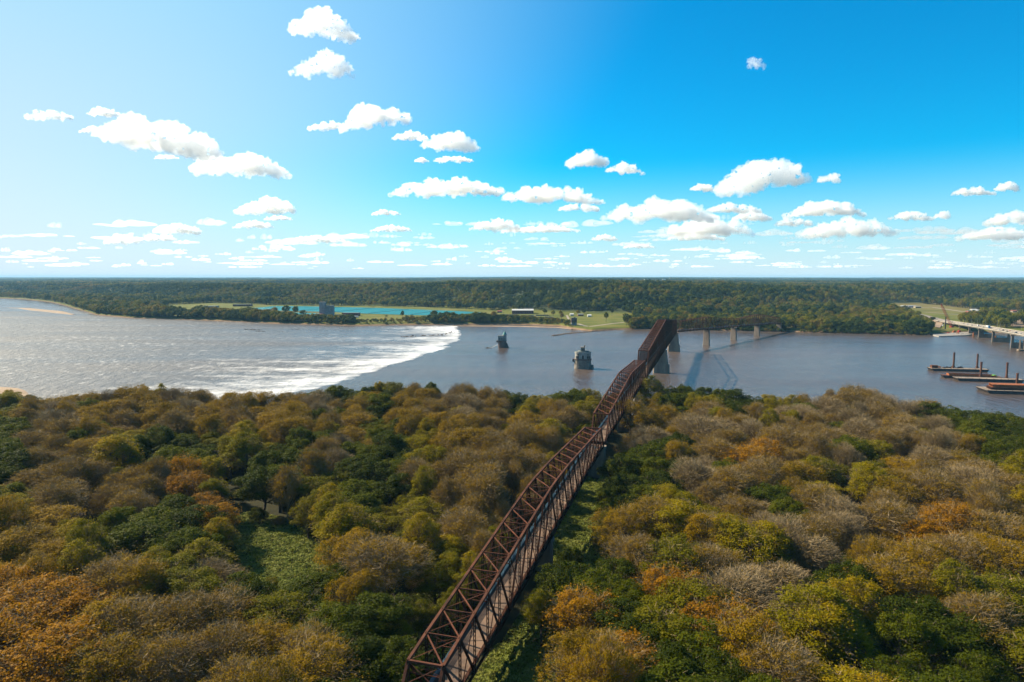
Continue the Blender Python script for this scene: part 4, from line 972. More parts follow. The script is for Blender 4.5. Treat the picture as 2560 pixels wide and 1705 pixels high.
T1 = at(1256, 869); f1 = loc2(T1, -.06); r1 = -.06
t1 = empty('intake_tower', (T1[0], T1[1], 0), 'smaller intake tower with white upper house and teal conical turret roof', 'tower', 'stone intake towers in the river')
def oct_(x, y, r, n=12, k=1, rot=0): return [f1(x+r*math.cos(2*PI*i/n+rot)*k, y+r*math.sin(2*PI*i/n+rot)) for i in range(n)]
b = MB(); b.prism(stadium(12.4, 10.5, 8, *f1(0, 0), r1), -3, 9.8, .97)
b.build('masonry_base', M['granite'], t1)
b = MB(); b.prism([f1(x, y) for x, y in ((4.2,-5),(10.4,-1.6),(10.9,0),(10.4,1.6),(4.2,5))], -3, 6.8, .45, f1(3.6, 0)); b.build('cutwater', M['granite'], t1)
b = MB(); b.prism(stadium(13.2, 11.2, 8, *f1(0, 0), r1), 9.8, 10.5); b.build('ledge', M['granite'], t1)
b = MB(); b.box(*f1(-2.3, 0), 10.5, 7.6, 8.4, 6.0, r1); b.box(*f1(-2.3, 0), 16.5, 8.1, 8.9, .6, r1)
for i in range(7): b.box(*f1(-5.9+i*1.2, -4.3), 17.1, .6, .3, .5, r1)
b.build('upper_house', M['stonelight'], t1)
b = MB(); b.prism(oct_(3.4, -1.0, 2.75), 10.5, 19.0); b.prism(oct_(3.4, -1.0, 3.0), 18.4, 19.0); tu = b.build('turret', M['stonelight'], t1)
b = MB(); b.prism(oct_(3.4, -1.0, 3.15), 19.0, 24.2, .03); b.box(*f1(3.4, -1.0), 24.0, .15, .15, 1.2, r1); b.build('conical_roof', M['teal'], tu)
b = MB(); b.box(*f1(-2.3, 0), 17.1, 7.2, 7.6, .3, r1); b.build('roof', M['roofgrey'], t1)
for x, wz in ((-3.7, 1.2), (-.6, 1.1)): window(t1, f1, x, -4.25, 11.6, wz, 2.6, r1)
window(tu, f1, 3.4, -3.75, 12.0, .8, 1.8, r1); window(tu, f1, 3.4, -3.75, 15.8, .7, 1.2, r1)
b = MB(); b.box(*f1(-7.3, -1), 7.4, 2.2, 3.0, 2.8, r1); b.box(*f1(-7.3, -1), 10.2, 2.6, 3.4, .3, r1); b.build('side_box', M['granite'], t1)
b = MB(); b.beam((*f1(-6.6, -2), 4.2), (*f1(-14.5, -6), .6), 1.2, .3); b.beam((*f1(-6.6, -2.6), 5.1), (*f1(-14.5, -6.6), 1.5), .08, .08)
gw = tag(b.build('gangway', M['white']), 'white gangway sloping from the teal-roofed tower down to its float', 'gangway')
X, Y = f1(-18.5, -7); b = MB(); b.box(X, Y, -.4, 9.0, 3.0, .95, -.15); b.box(X-2, Y+.2, .55, 2.2, 1.2, .9, -.15); b.tube([(X-6.5, Y-.3, .2),(X-4.2, Y-.2, .35)], [.2,.3], 5)
tag(b.build('landing_float', M['stone']), 'low dark float moored left of the teal-roofed tower', 'float')

# dark tower on the far shore
T3_ = at(1435, 817, 2); f3 = loc2(T3_, .0)
t3 = empty('shore_tower', (T3_[0], T3_[1], 2), 'dark square pump tower standing at the water by the rock spit', 'tower')
b = MB(); b.box(T3_[0], T3_[1]+4, -1, 11.0, 10.0, 11.5, 0, .97); b.build('masonry_base', M['greybld'], t3)
b = MB(); b.box(T3_[0], T3_[1]+4, 10.6, 11.4, 10.4, 8.6, 0); b.build('upper_shed', M['granite'], t3)
b = MB(); b.box(T3_[0], T3_[1]+4, 19.2, 12.0, 11.0, .5, 0); b.box(T3_[0]+1.5, T3_[1]+4, 19.7, 3, 3, 1.2, 0); b.build('roof', M['black'], t3)
for x in (-3, 0, 3): MB().box(T3_[0]+x, T3_[1]-1.25, 13, 1.2, .3, 2.2).build('window', M['glass'], t3)

# rock spit running out from the shore, broken rocks and bars
def rocks(name, pts, n, size, spread, label, seed, m='rock', kind=None, cat='rocks'):
    R = np.random.default_rng(seed); mb = MB(); P = [np.array(p[:2]) for p in pts]
    for i in range(n):
        k = R.integers(len(P)-1); t = R.random(); q = P[k]*(1-t)+P[k+1]*t+R.normal(size=2)*spread*(.4+.6*R.random())
        s = size*R.uniform(.5, 1.6); nn = 6; poly = []
        for j in range(nn):
            a = 2*PI*j/nn+R.uniform(-.3, .3); r = s*R.uniform(.6, 1.1); poly.append((q[0]+r*1.5*math.cos(a), q[1]+r*math.sin(a)))
        mb.prism(poly, -.6, s*R.uniform(.2, .55), R.uniform(.35, .75))
    return tag(mb.build(name, M[m]), label, cat, None, kind)
SP = [at(*p) for p in ((1382,840),(1410,835),(1440,832),(1475,829),(1505,826.5))]
rocks('rock_spit', SP, 560, 1.35, 4.2, 'long spit of brown rocks running out from the far shore', 31, kind='stuff')
def bar(name, pts, wd, z, m, label, cat):
    """low bar: a lens-shaped mound along a line"""
    mb = MB(); n = len(pts); L_ = []
    for i, p in enumerate(pts):
        a = np.array(pts[max(0, i-1)][:2]); c = np.array(pts[min(n-1, i+1)][:2]); d = (c-a)/max(1e-6, np.linalg.norm(c-a)); nn = np.array([-d[1], d[0]])
        ww = wd*(.12+.88*math.sin(PI*min(max(i/(n-1), .04), .96))); q = np.array(p[:2])
        L_.append([tuple(q+nn*ww*s)+(zz,) for s, zz in ((-1,-.5),(-.7,z*.5),(-.1,z),(.5,z*.8),(1,-.5))])
    for r in L_: mb.v += r
    for i in range(n-1):
        for j in range(4): mb.f.append((i*5+j, i*5+j+1, (i+1)*5+j+1, (i+1)*5+j))
    return tag(mb.build(name, m, smooth=True), label, cat)
def lerp_pts(pts, n):
    P = np.array([p[:2] for p in pts]); s = np.linspace(0, len(P)-1, n); return [tuple(np.array([np.interp(t, range(len(P)), P[:, k]) for k in (0, 1)])) for t in s]
o = bar('sandbar', lerp_pts([at(*p) for p in ((25,770),(60,770.5),(95,775),(130,778),(155,782),(185,787))], 20), 30, .8, M['sand'], 'pale sandbar reaching out from the left far bank', 'sandbar')
o = bar('beach', lerp_pts([at(*p) for p in ((-260,966),(-100,968),(0,974),(35,981),(70,992))], 16), 15, 1.0, M['sand'], 'sliver of pale sandy beach at the left end of the near shore', 'beach')
bar('mud_bank', lerp_pts([at(*p) for p in ((1130,815),(1200,815),(1300,816),(1400,819),(1430,823))], 20), 12, .8, M['sand'], 'tan mud bank along the far shore left of the dark tower', 'bank')
for i, (a, bb, n, sz) in enumerate((((612,824),(660,826),26,1.7), ((640,829),(662,829),10,1.2), ((730,823),(760,823.5),14,1.3), ((690,828),(712,829),6,1.), ((1010,842),(1100,838),40,1.6), ((1100,838),(1146,828),22,1.4))):
    rocks('rock_outcrop', [at(*a), at(*bb)], n, sz, 3.0 if i < 4 else 5.0, ['dark rocks breaking the water left of the tall grey building','low dark rock patch just below the larger rocks off the left bank','brown rocks in the water under the tall grey building','few tiny dark rocks off the far bank','dark rock ledge above the white water','rocks near the far end of the white water'][i], 40+i)

# ------------------------------------------------------------------ barges
def barge(p_corner, p_far, p_right, depth_m, h, label, cargo=None, spuds=(), hopper=False):
    """near corner, right end of the near side, in survey points at water level"""
    c = np.array(at(*p_corner)[:2]); r = np.array(at(*p_right)[:2]); l = np.array(at(*p_far)[:2])
    u = (r-c)/np.linalg.norm(r-c); L_ = np.linalg.norm(r-c); v = np.array([-u[1], u[0]]); W_ = depth_m
    t = empty('barge', (c[0], c[1], 0), label, 'barge', 'work barges moored on the right')
    P = lambda a, b_, z: (c[0]+u[0]*a+v[0]*b_, c[1]+u[1]*a+v[1]*b_, z)
    k = MB(); k.hexa([P(3,.0,-1), P(L_-3,0,-1), P(L_-3,W_,-1), P(3,W_,-1), P(0,0,h), P(L_,0,h), P(L_,W_,h), P(0,W_,h)]); k.build('hull', M['dark'], t)
    k = MB()
    k.hexa([P(.2,.2,h), P(L_-.2,.2,h), P(L_-.2,W_-.2,h), P(.2,W_-.2,h), P(.2,.2,h+.12), P(L_-.2,.2,h+.12), P(L_-.2,W_-.2,h+.12), P(.2,W_-.2,h+.12)])
    k.build('deck', M['conc'] if not hopper else M['rustbarge'], t)
    k = MB()
    for a in np.linspace(1.5, L_-1.5, 10):
        for b_ in (.7, W_-.7): k.tube([P(a, b_, h+.12), P(a, b_, h+.7)], [.22, .22], 6)
    k.build('bollards', M['rustbarge'], t)
    if hopper:
        k = MB()
        for b_ in (1.4, W_-1.4): k.hexa([P(6,b_-.15,h), P(L_-6,b_-.15,h), P(L_-6,b_+.15,h), P(6,b_+.15,h), P(6,b_-.15,h+1.7), P(L_-6,b_-.15,h+1.7), P(L_-6,b_+.15,h+1.7), P(6,b_+.15,h+1.7)])
        for a in (6, L_-6): k.hexa([P(a-.15,1.4,h), P(a+.15,1.4,h), P(a+.15,W_-1.4,h), P(a-.15,W_-1.4,h), P(a-.15,1.4,h+1.7), P(a+.15,1.4,h+1.7), P(a+.15,W_-1.4,h+1.7), P(a-.15,W_-1.4,h+1.7)])
        k.build('coaming', M['orangerust'], t)
    return t, P, L_, u, v
def spud(px, pyb, pyt, zb, label):
    b0 = at(px, pyb, zb); top = aty(px, pyt, b0[1])
    k = MB(); k.tube([(b0[0], b0[1], -4), (b0[0], b0[1], top[2])], [.95, .95], 14); k.tube([(b0[0], b0[1], top[2]), (b0[0], b0[1], top[2]+.4)], [1.15, 1.15], 14)
    k.tube([(b0[0], b0[1], zb), (b0[0], b0[1], zb+1.6)], [1.5, 1.5], 12)
    tag(k.build('spud_pile', M['rustbarge']), label, 'pile', 'rusty spud piles standing through the barges')
b1, P, L_, u, v = barge((2329,927.5), (2321,923), (2474,930.5), 13, 2.6, 'farthest grey deck barge littered with black gear and scrap')
R3 = np.random.default_rng(3)
for i in range(26):
    a = R3.uniform(2, L_*.62); q = P(a, R3.uniform(7, 11.5), 2.72); k = MB(); k.box(*q, R3.uniform(1, 3.6), R3.uniform(.8, 2), R3.uniform(.4, 1.9), R3.uniform(0, 3), .8)
    tag(k.build('deck_scrap', M['black' if i % 3 else 'rustbarge']), 'dark scrap piece lying among the gear on the farthest barge', 'scrap', 'scrap on the farthest barge')
k = MB(); q = P(5, 7, 2.72); k.box(*q, 6, 5, 2.6, math.atan2(u[1], u[0])); k.box(q[0], q[1], q[2]+2.6, 6.4, 5.4, .3, math.atan2(u[1], u[0])); tag(k.build('deck_cabin', M['rustbarge']), 'small rusty cabin at the left end of the farthest barge', 'cabin')
spud(2383.8, 918, 882, 2.7, 'tall rusty spud pile near the middle of the farthest barge'); spud(2442.8, 920, 885.5, 2.7, 'rusty spud pile near the right end of the farthest barge')
b2, P, L_, u, v = barge((2356,945), (2344,940), (2508,951), 11, 2.6, 'long orange-rust open hopper barge lying behind the flat deck barge', hopper=True)
k = MB(); q = P(L_*.88, 5, 2.7); k.box(*q, 3.5, 3, 1.8, .2, .8); tag(k.build('tarpaulin', M['lime']), 'bright green cover at the right end of the hopper barge', 'cover')
b3, P, L_, u, v = barge((2392.5,952.5), (2381,947), (2562,957.5), 12, 2.7, 'grey flat deck barge in front of the rusty hopper barge')
spud(2451.7, 942, 905.6, 2.7, 'orange rusty spud pile between the hopper and deck barges'); spud(2516.5, 945, 907, 2.7, 'rusty spud pile right of the green cover')
b4, P, L_, u, v = barge((2467,984), (2441,972), (2660,990), 22, 2.8, 'nearest pale-decked barge stacked with rusty steel beams')
az = math.atan2(u[1], u[0])
for i in range(9):
    k = MB(); r_, lvl = i % 5, i//5; p0 = P(5+lvl*1.5+r_*.3, 5+r_*2.7+lvl*1.2, 2.95+lvl*2.3); q0 = P(62+lvl, 5+r_*2.7+lvl*1.2, 2.95+lvl*2.3)
    for dz, w_ in ((.0, 2.1), (2.05, 2.1)): k.beam((p0[0], p0[1], p0[2]+dz+.08), (q0[0], q0[1], q0[2]+dz+.08), w_, .14)
    k.beam((p0[0], p0[1], p0[2]+1.07), (q0[0], q0[1], q0[2]+1.07), .3, 1.9)
    tag(k.build('steel_beam', M['orangerust' if lvl else 'rustbarge']), 'long rusty steel beam in the stack on the nearest barge', 'beam', 'steel beams on the nearest barge')
spud(2542, 966, 934, 2.8, 'rusty spud pile rising behind the beams of the nearest barge')

# ------------------------------------------------------------------ highway bridge
HA = np.array([693., 928.]); HB = np.array([802., 1194.]); hu = (HB-HA)/np.linalg.norm(HB-HA); hn = np.array([hu[1], -hu[0]])
def hz_(s): return float(np.interp(s, [-250, 0, 290, 560, 760, 1600], [27, 22.5, 16, 8.2, 6.2, 6.0]))
def HP(s, o, z): return (HA[0]+hu[0]*s+hn[0]*o, HA[1]+hu[1]*s+hn[1]*o, z)
hb = empty('highway_bridge', HP(200, 12, 0), 'wide pale concrete highway bridge carrying traffic at the right edge', 'bridge')
def ribbon(mb, s0, s1, o0, o1, dz0, dz1, n=30):
    for i in range(n):
        a, b = s0+(s1-s0)*i/n, s0+(s1-s0)*(i+1)/n; za, zb = hz_(a), hz_(b)
        mb.hexa([HP(a,o0,za+dz0), HP(a,o1,za+dz0), HP(b,o1,zb+dz0), HP(b,o0,zb+dz0), HP(a,o0,za+dz1), HP(a,o1,za+dz1), HP(b,o1,zb+dz1), HP(b,o0,zb+dz1)])
m_ = MB(); ribbon(m_, -260, 640, 0, 26, -.5, 0); m_.build('deck', M['asphalt'], hb)
for o0 in (-.35, 26.0): m_ = MB(); ribbon(m_, -260, 640, o0, o0+.35, -.6, .95); m_.build('parapet', M['conc_w'], hb)
m_ = MB(); ribbon(m_, -260, 640, 12.8, 13.2, .003, .9); m_.build('median_barrier', M['conc_w'], hb)
for o0 in (1.5, 8, 17, 24): m_ = MB(); ribbon(m_, -260, 560, o0-.3, o0+.3, -2.1, -.5); m_.build('girder', M['conc_w'], hb)
m_ = MB(); ribbon(m_, -260, 640, .8, 1.0, .004, .012); ribbon(m_, -260, 640, 12.0, 12.15, .004, .012); ribbon(m_, -260, 640, 14.0, 14.15, .004, .012); ribbon(m_, -260, 640, 24.8, 25.0, .004, .012)
m_.build('lane_markings', M['white'], hb)
for s_ in (-215, -50, 45, 145, 230, 300, 375, 440, 500):
    zt = hz_(s_)-2.1; k = MB()
    ang = -math.atan2(hu[0], hu[1])
    for o_ in (3, 23): 
        q = HP(s_, o_, 0); k.box(q[0], q[1], -4, 3.4, 2.4, zt+2.6, ang, .85)
    q = HP(s_, 13, 0); k.box(q[0], q[1], zt-1.6, 25, 2.6, 1.58, ang)
    if s_ < 360: k.box(q[0], q[1], -4, 19.98, 1.6, 4+zt*.42, ang)
    k.build('pier', M['conc'], hb)
# extra pile bent in the river beside the nearest pier
c_ = at(2553, 878); k = MB(); k.prism(stadium(13, 6, 8, c_[0]+3, c_[1]+3, .1), .3, 2.2)
for dx, dy in ((-1.5,1.5),(.8,3),(3.5,2),(6.5,3.5)): k.tube([(c_[0]+dx, c_[1]+dy, -3), (c_[0]+dx, c_[1]+dy, 15)], [.55,.55], 8)
tag(k.build('pile_bent', M['conc']), 'rusty piles on a pale footing under construction at the right edge', 'pile bent')
for i, (px, py, yt) in enumerate(((2392.3,835.5,830), (2396.5,836.2,831), (2433.5,841.5,832), (2485.5,850,839), (2489,851,840))):
    q = at(px, py); tp = aty(px, yt, q[1]); k = MB(); k.tube([(q[0], q[1], -3), (q[0], q[1], tp[2])], [1.0, 1.0], 8); k.tube([(q[0], q[1], tp[2]), (q[0], q[1], tp[2]+.3)], [1.15, 1.15], 8)
    tag(k.build('steel_pile', M['orangerust']), ['leftmost rusty steel pile off the rubble platform','rusty steel pile just right of the leftmost one','lone rusty pile between the first two highway piers','taller rusty pile right of the third highway pier','last rusty pile before the widest highway pier'][i], 'pile', 'rusty piles beside the highway bridge')
# road on embankment beyond the bridge
rd = MB()
pts = [(640,0),(800,0),(1000,-6),(1300,-30),(1600,-90)]
for (a, oa), (b, ob) in zip(pts[:-1], pts[1:]):
    rd.hexa([HP(a,oa-8,1), HP(a,oa+34,1), HP(b,ob+34,1), HP(b,ob-8,1), HP(a,oa,hz_(a)-.02), HP(a,oa+26,hz_(a)-.02), HP(b,ob+26,hz_(b)-.02), HP(b,ob,hz_(b)-.02)])
tag(rd.build('road', M['asphalt']), kind='structure')

# vehicles
def car(s, o, m, label, kind='car', flip=False):
    z = hz_(s)+.02; sl_ = math.atan((hz_(s+5)-hz_(s-5))/10); q = HP(s, o, z)
    t = empty(kind, q, label, kind, 'vehicles crossing the highway bridge'); t.rotation_euler = (sl_ if not flip else -sl_, 0, -math.atan2(hu[0], hu[1])+(PI if flip else 0))
    def part(nm, mb, mm): ob = D.objects.new(nm, mb.mesh(nm, mm)); SC.collection.objects.link(ob); ob.parent = t; return ob
    if kind == 'car':
        part('body', MB().box(0,0,.35,1.85,4.6,.62).box(0,-.1,.97,1.62,2.6,.55,0,.72), m); part('windows', MB().box(0,-.1,.99,1.66,2.5,.42,0,.74), M['glass'])
        wl = ((-.82,1.4),(.82,1.4),(-.82,-1.4),(.82,-1.4)); r_ = .33
    elif kind == 'van':
        part('body', MB().box(0,-.6,.5,2.2,5.0,2.3).box(0,2.5,.5,2.1,1.6,1.3), m); part('windows', MB().box(0,2.2,1.8,1.9,1.0,.7,0,.8), M['glass']); wl = ((-.95,2.3),(.95,2.3),(-.95,-2),(.95,-2)); r_ = .4
    else:
        part('trailer', MB().box(0,-3.0,1.2,2.6,14.2,2.9), m); part('cab', MB().box(0,5.9,.6,2.5,2.6,2.9).box(0,7.6,.6,2.3,1.2,1.4), M['blue']); part('windows', MB().box(0,6.95,2.3,2.2,.6,.8), M['glass'])
        wl = ((-1.1,7.2),(1.1,7.2),(-1.1,4.6),(1.1,4.6),(-1.1,-8.2),(1.1,-8.2),(-1.1,-9.4),(1.1,-9.4)); r_ = .5
    for x, y in wl: part('wheel', MB().tube([(x-.13,y,r_),(x+.13,y,r_)], [r_, r_], 10), M['black'])
def s_of(px, o):                         # bridge station seen at this bearing
    best = min(np.arange(-60, 900, 1.), key=lambda s: abs(topix(*HP(s, o, hz_(s)))[0]-px)); return float(best)
for i, (px, o_, m, lab, kd) in enumerate([(2471,9,'white','white trailer lorry with bright blue cab on the highway bridge','lorry'), (2446,9,'white','white box van behind the lorry on the highway bridge','van'),
  (2459,5,'black','black car just behind the white box van','car'), (2419,9,'white','white car farther back on the highway bridge','car'), (2430,5,'black','dark car left of the white box van','car'), (2410,16,'black','small black car in the far lanes, back toward the bank','car'),
  (2402,16,'silver','silver car leading the far-lane traffic near the bank','car'), (2498,6,'white','white car just right of the lorry','car'), (2508,9,'black','dark car second right of the lorry','car'), (2518,6,'black','black car above the widest pier','car'),
  (2524,16,'red','red car in the far lanes of the highway bridge','car'), (2541,9,'silver','silver car near the right edge, far side','car'), (2540,5,'black','black car beside the silver car near the right edge','car'), (2552,6,'white','white car at the right edge of the photo','car'), (2381,6,'black','dark car near the bank end of the bridge','car'), (2339,9,'black','black car at the bank end of the bridge','car'), (2326,16,'red','small red car where the highway leaves the bank','car')]):
    car(s_of(px, o_), o_, M[m], lab, kd, flip=o_ < 13)
# lamp columns on the highway bridge
for i, (px, o_) in enumerate(((2493.5,26.3), (2500,26.3), (2463,26.3), (2553,26.3), (2444,26.3), (2428,26.3))):
    s_ = s_of(px, o_); q = HP(s_, o_, hz_(s_)); k = MB(); k.tube([q, (q[0], q[1], q[2]+11)], [.14, .09], 6); k.beam((q[0], q[1], q[2]+11), (q[0]-hn[0]*2.4, q[1]-hn[1]*2.4, q[2]+11.4), .12, .12)
    hd_ = k.build('street_lamp', M['silver']); tag(hd_, ['slim lamp column right of the lorry','second lamp column right of the lorry','lamp column behind the white box van','lamp column nearest the right edge','lamp column left of the box van','lamp column farthest left on the highway bridge'][i], 'street lamp', 'lamp columns along the highway bridge')
    k = MB(); k.box(q[0]-hn[0]*2.6, q[1]-hn[1]*2.6, q[2]+11.3, .5, .9, .2); k.build('lamp_head', M['silver'], hd_)

# rubble platform, crane, plant
pf = [at(*p, 1.5)[:2] for p in ((2331,838),(2345,841),(2420,838),(2440,834),(2436,829),(2400,825),(2350,824),(2325,829))]
k = MB(); k.prism(pf, -3, 1.5, .93); tag(k.build('rubble_platform', M['gravel']), 'pale rubble work platform at the foot of the highway bridge', 'platform')
rocks('rubble', [at(2334,836), at(2350,833), at(2375,836), at(2400,835), at(2432,833)], 620, 2.0, 9, 'heap of pale broken rubble along the platform edge', 61, 'gravel', kind='stuff')
cb = at(2380, 822, 2.2); tip = aty(2353, 760, cb[1]); cr = empty('crawler_crane', (cb[0], cb[1], 2), 'red lattice-boom crawler crane on the rubble platform', 'crane')
k = MB(); k.box(cb[0], cb[1]+1, 3.6, 6.5, 5.0, 3.4, .2); k.build('cab', M['red'], cr)
for dy in (-2.4, 3.4): MB().box(cb[0], cb[1]+dy, 1.9, 8, 1.2, 1.7, .2).build('track', M['black'], cr)
k = MB(); A_ = Vector((cb[0], cb[1], 5.0)); Bv = Vector(tip); dv = (Bv-A_); nseg = 16; si = dv.cross(Vector((0,1,0))).normalized(); s2 = Vector((0,1,0))
def bp_(t, a, b_): 
    wdt = 1.5*(1-.55*max(0, (t-.8)/.2))*min(1, .4+t*6); return A_+dv*t+si*a*wdt+s2*b_*wdt
for a, b_ in ((-1,-1),(1,-1),(1,1),(-1,1)):
    for i in range(nseg): k.beam(bp_(i/nseg,a,b_), bp_((i+1)/nseg,a,b_), .34)
for i in range(nseg):
    k.beam(bp_(i/nseg,-1,-1), bp_((i+1)/nseg,1,-1), .2); k.beam(bp_(i/nseg,1,1), bp_((i+1)/nseg,-1,1), .2); k.beam(bp_(i/nseg,-1,1), bp_((i+1)/nseg,-1,-1), .2)
k.build('boom', M['red'], cr)
k = MB(); k.beam(tip, (cb[0]+5, cb[1]+1, 10), .1); k.beam((cb[0]+5, cb[1]+1, 10), (cb[0]+3, cb[1]+1, 6.9), .3); k.beam((cb[0]+5, cb[1]+1, 10), (cb[0]+1, cb[1]+1, 6.9), .3); k.build('mast_and_stays', M['black'], cr)
q = at(2363, 827, 2); tp = aty(2363, 793, q[1]); k = MB(); k.box(q[0], q[1], 1.9, 1.6, 1.6, tp[2]-1.9, 0, .7); k.box(q[0], q[1], tp[2], 2.4, 1.8, .8); tag(k.build('pile_leader', M['black']), 'tall dark pile-driving leader left of the red crane', 'pile leader')
for i, (px, py, m, sx, sy, sz, lab, cat) in enumerate(((2371,832,'red',7,3,2.2,'small red work boat by the rubble platform','boat'), (2385,831,'orangerust',6,3,2.4,'orange skip on the rubble platform below the crane','skip'), (2398,830,'red',5,3,2.6,'red machine right of the crane base','machine'), (2406,834,'dark',9,4,1.6,'dark pontoon beside the first highway pier','pontoon'), (2416,833,'black',10,4,1.4,'black pontoon under the highway bridge','pontoon'), (2357,819,'white',4,3,4,'white storage box left of the crane','container'), (2346,822,'conc_w',9,3,1.6,'long pale stack of slabs left of the crane','slabs'))):
    q = at(px, py, 1.9); z0 = 1.9 if cat not in ('boat','pontoon') else -.4
    if z0 < 0: q = at(px, py+3, 0)
    k = MB(); k.box(q[0], q[1], z0, sx, sy, sz, .2, .9); k.box(q[0]+.3, q[1], z0+sz, sx*.45, sy*.6, sz*.5, .2, .9); tag(k.build(cat if cat != 'machine' else 'site_machine', M[m]), lab, cat)

# ------------------------------------------------------------------ waterworks and far-bank buildings
def gpt(px, py):                          # point on the far ground seen at this pixel
    z = 5.0
    for _ in range(4): p = at(px, py, z); z = float(far_z(p[0], p[1]))
    return p[0], p[1], z
def terrace(name, polypx, z, m, kind=None, label=None, cat=None):
    poly = [at(x, y, z)[:2] for x, y in polypx]; k = MB(); k.v = [(x, y, z) for x, y in poly]; k.f = [tuple(range(len(poly)))[::-1]]
    a = sum(poly[i][0]*poly[(i+1)%len(poly)][1]-poly[(i+1)%len(poly)][0]*poly[i][1] for i in range(len(poly)))
    if a > 0: k.f = [tuple(range(len(poly)))]
    o = k.build(name, m); return tag(o, label, cat, None, kind)
pool = D.materials.new('settling_basin_water'); pool.use_nodes = True; pb = pool.node_tree.nodes['Principled BSDF']
pb.inputs['Base Color'].default_value = (.004,.135,.150,1); pb.inputs['Roughness'].default_value = .35; pb.inputs['IOR'].default_value = 1.12
BAS = [[(622,771),(690,765),(760,765.5),(830,767),(940,769.5),(1042,773.5),(1130,777),(1205,781),(1130,787),(1056,788),(1000,786.5),(908,783.5),(833,780),(750,777.5),(690,776),(650,774)],
       [(652,781.5),(700,780),(745,781.2),(800,783.6),(800,788),(720,788),(660,785)], [(470,776),(560,773),(640,777),(690,779.5),(640,782),(560,781)], [(386,765),(402,763.5),(428,765),(424,769),(396,769)]]
for i, p in enumerate(BAS): terrace('basin_water', p, 5.45+.01*i, pool, 'structure')
def wall_line(name, pts, h, wd, m, label, cat, z=5.2, group=None):
    k = MB()
    for a, b in zip(pts[:-1], pts[1:]):
        A, B2 = at(*a, z), at(*b, z); k.hexa([(A[0],A[1]-wd/2,z-1),(B2[0],B2[1]-wd/2,z-1),(B2[0],B2[1]+wd/2,z-1),(A[0],A[1]+wd/2,z-1),(A[0],A[1]-wd/2,z+h),(B2[0],B2[1]-wd/2,z+h),(B2[0],B2[1]+wd/2,z+h),(A[0],A[1]+wd/2,z+h)])
    return tag(k.build(name, m), label, cat, group)
for i, (a, b) in enumerate((((748,776.8),(858,767.3)), ((835,780),(938,769.8)), ((921,783.7),(1022,773)), ((1026,787),(1096,776)))):
    wall_line('basin_wall', [a, b], .9, 3, M['granite'], ['first dark dividing wall across the blue basin, left of the tall grey building','second dividing wall, meeting the tall grey building','third dividing wall across the blue basin','rightmost dividing wall of the blue basin'][i], 'wall', 5.2, 'dividing walls of the settling basins')
wall_line('basin_wall', [(640,777.5),(700,779),(760,779.5),(830,783)], 1.1, 4, M['sand'], 'tan wall along the near side of the blue basin', 'wall')
def building(px, py, wpx, dep, h, m, roof, label, rz=0, name='building', gable=0, wins=0, winrows=1, mroof=None, door=True, cat='building', group=None, hpx=None):
    g = gpt(px, py); W_ = wpx/1707*g[1]; h = hpx/1707*g[1] if hpx else h
    t = empty(name, (g[0], g[1]+dep/2, g[2]), label, cat, group); cx_, cy_, z = g[0], g[1]+dep/2, g[2]
    MB().box(cx_, cy_, z-1.5, W_, dep, h+1.5, rz).build('walls', m, t)
    k = MB()
    if gable: k.gable(cx_, cy_, z+h, W_, dep, gable, rz)
    else: k.box(cx_, cy_, z+h, W_+.5, dep+.5, .45, rz)
    k.build('roof', roof, t); f = loc2((cx_, cy_), rz)
    for r in range(winrows):
        for i in range(wins):
            x = -W_/2+W_*(i+.5)/wins; X, Y = f(x, -dep/2-.04); hh = h/winrows*.5
            MB().box(X, Y, z+h*(r+.28)/winrows, W_/wins*.5, .2, hh, rz).build('window', M['glass'], t)
    return t, g, W_
# tall grey head house with its tower, low brick wings
t, g, W_ = building(822, 792, 21, 16, 0, M['greybld'], M['roofgrey'], 'tall grey concrete block building with a higher left tower', name='head_house', hpx=28)
for i in range(5): MB().box(g[0]-W_/2+W_*(i+.5)/5, g[1]-.5, g[2], W_/5*.5, .8, 9).build('window_bay', M['stonelight'], t)
for i in range(7): MB().box(g[0]-W_/2+W_*(i+.5)/7, g[1]-.3, g[2]+12, .7, .5, 14).build('pilaster', M['greybld'], t)
q = gpt(807, 791.5); k = MB(); k.box(q[0], g[1]+9, g[2]-1, 14*g[1]/1707, 12, 38*g[1]/1707, 0); k.box(q[0], g[1]+9, g[2]+37*g[1]/1707-1, 15*g[1]/1707, 13, .8, 0); k.build('stair_tower', M['greybld'], t)
building(795, 793, 18, 14, 0, M['brick'], M['brick'], 'low red-brown shed left of the tall grey building', hpx=7.5, wins=4)
building(876, 790, 42, 18, 0, M['brick'], M['roofgrey'], 'long low red brick wing right of the tall grey building', hpx=7.5, wins=10)
building(886, 794, 16, 10, 0, M['white'], M['white'], 'small white shed in front of the red brick wing', hpx=3.2, wins=3)
building(850, 791, 24, 10, 0, M['brick'], M['roofgrey'], 'low brick link beside the tall grey building', hpx=4.5, wins=6)
building(516, 774, 42, 30, 0, M['greybld'], M['roofgrey'], 'wide pale grey filter building on the left', hpx=8.5, wins=9, winrows=2)
building(505, 774.5, 14, 20, 0, M['greybld'], M['white'], 'grey gabled annex at the left end of the filter building', hpx=7, gable=3, wins=3)
building(604, 766, 44, 20, 0, M['brick'], M['roofgrey'], 'long low dark red building behind the basins', hpx=5, wins=10)
building(600, 779, 134, 14, 0, M['greybld'], M['stone'], 'very long low grey gallery in front of the filter building', hpx=4.6, wins=26)
building(672, 780, 10, 12, 0, M['greybld'], M['roofgrey'], 'small square block at the right end of the long gallery', hpx=7, wins=2)
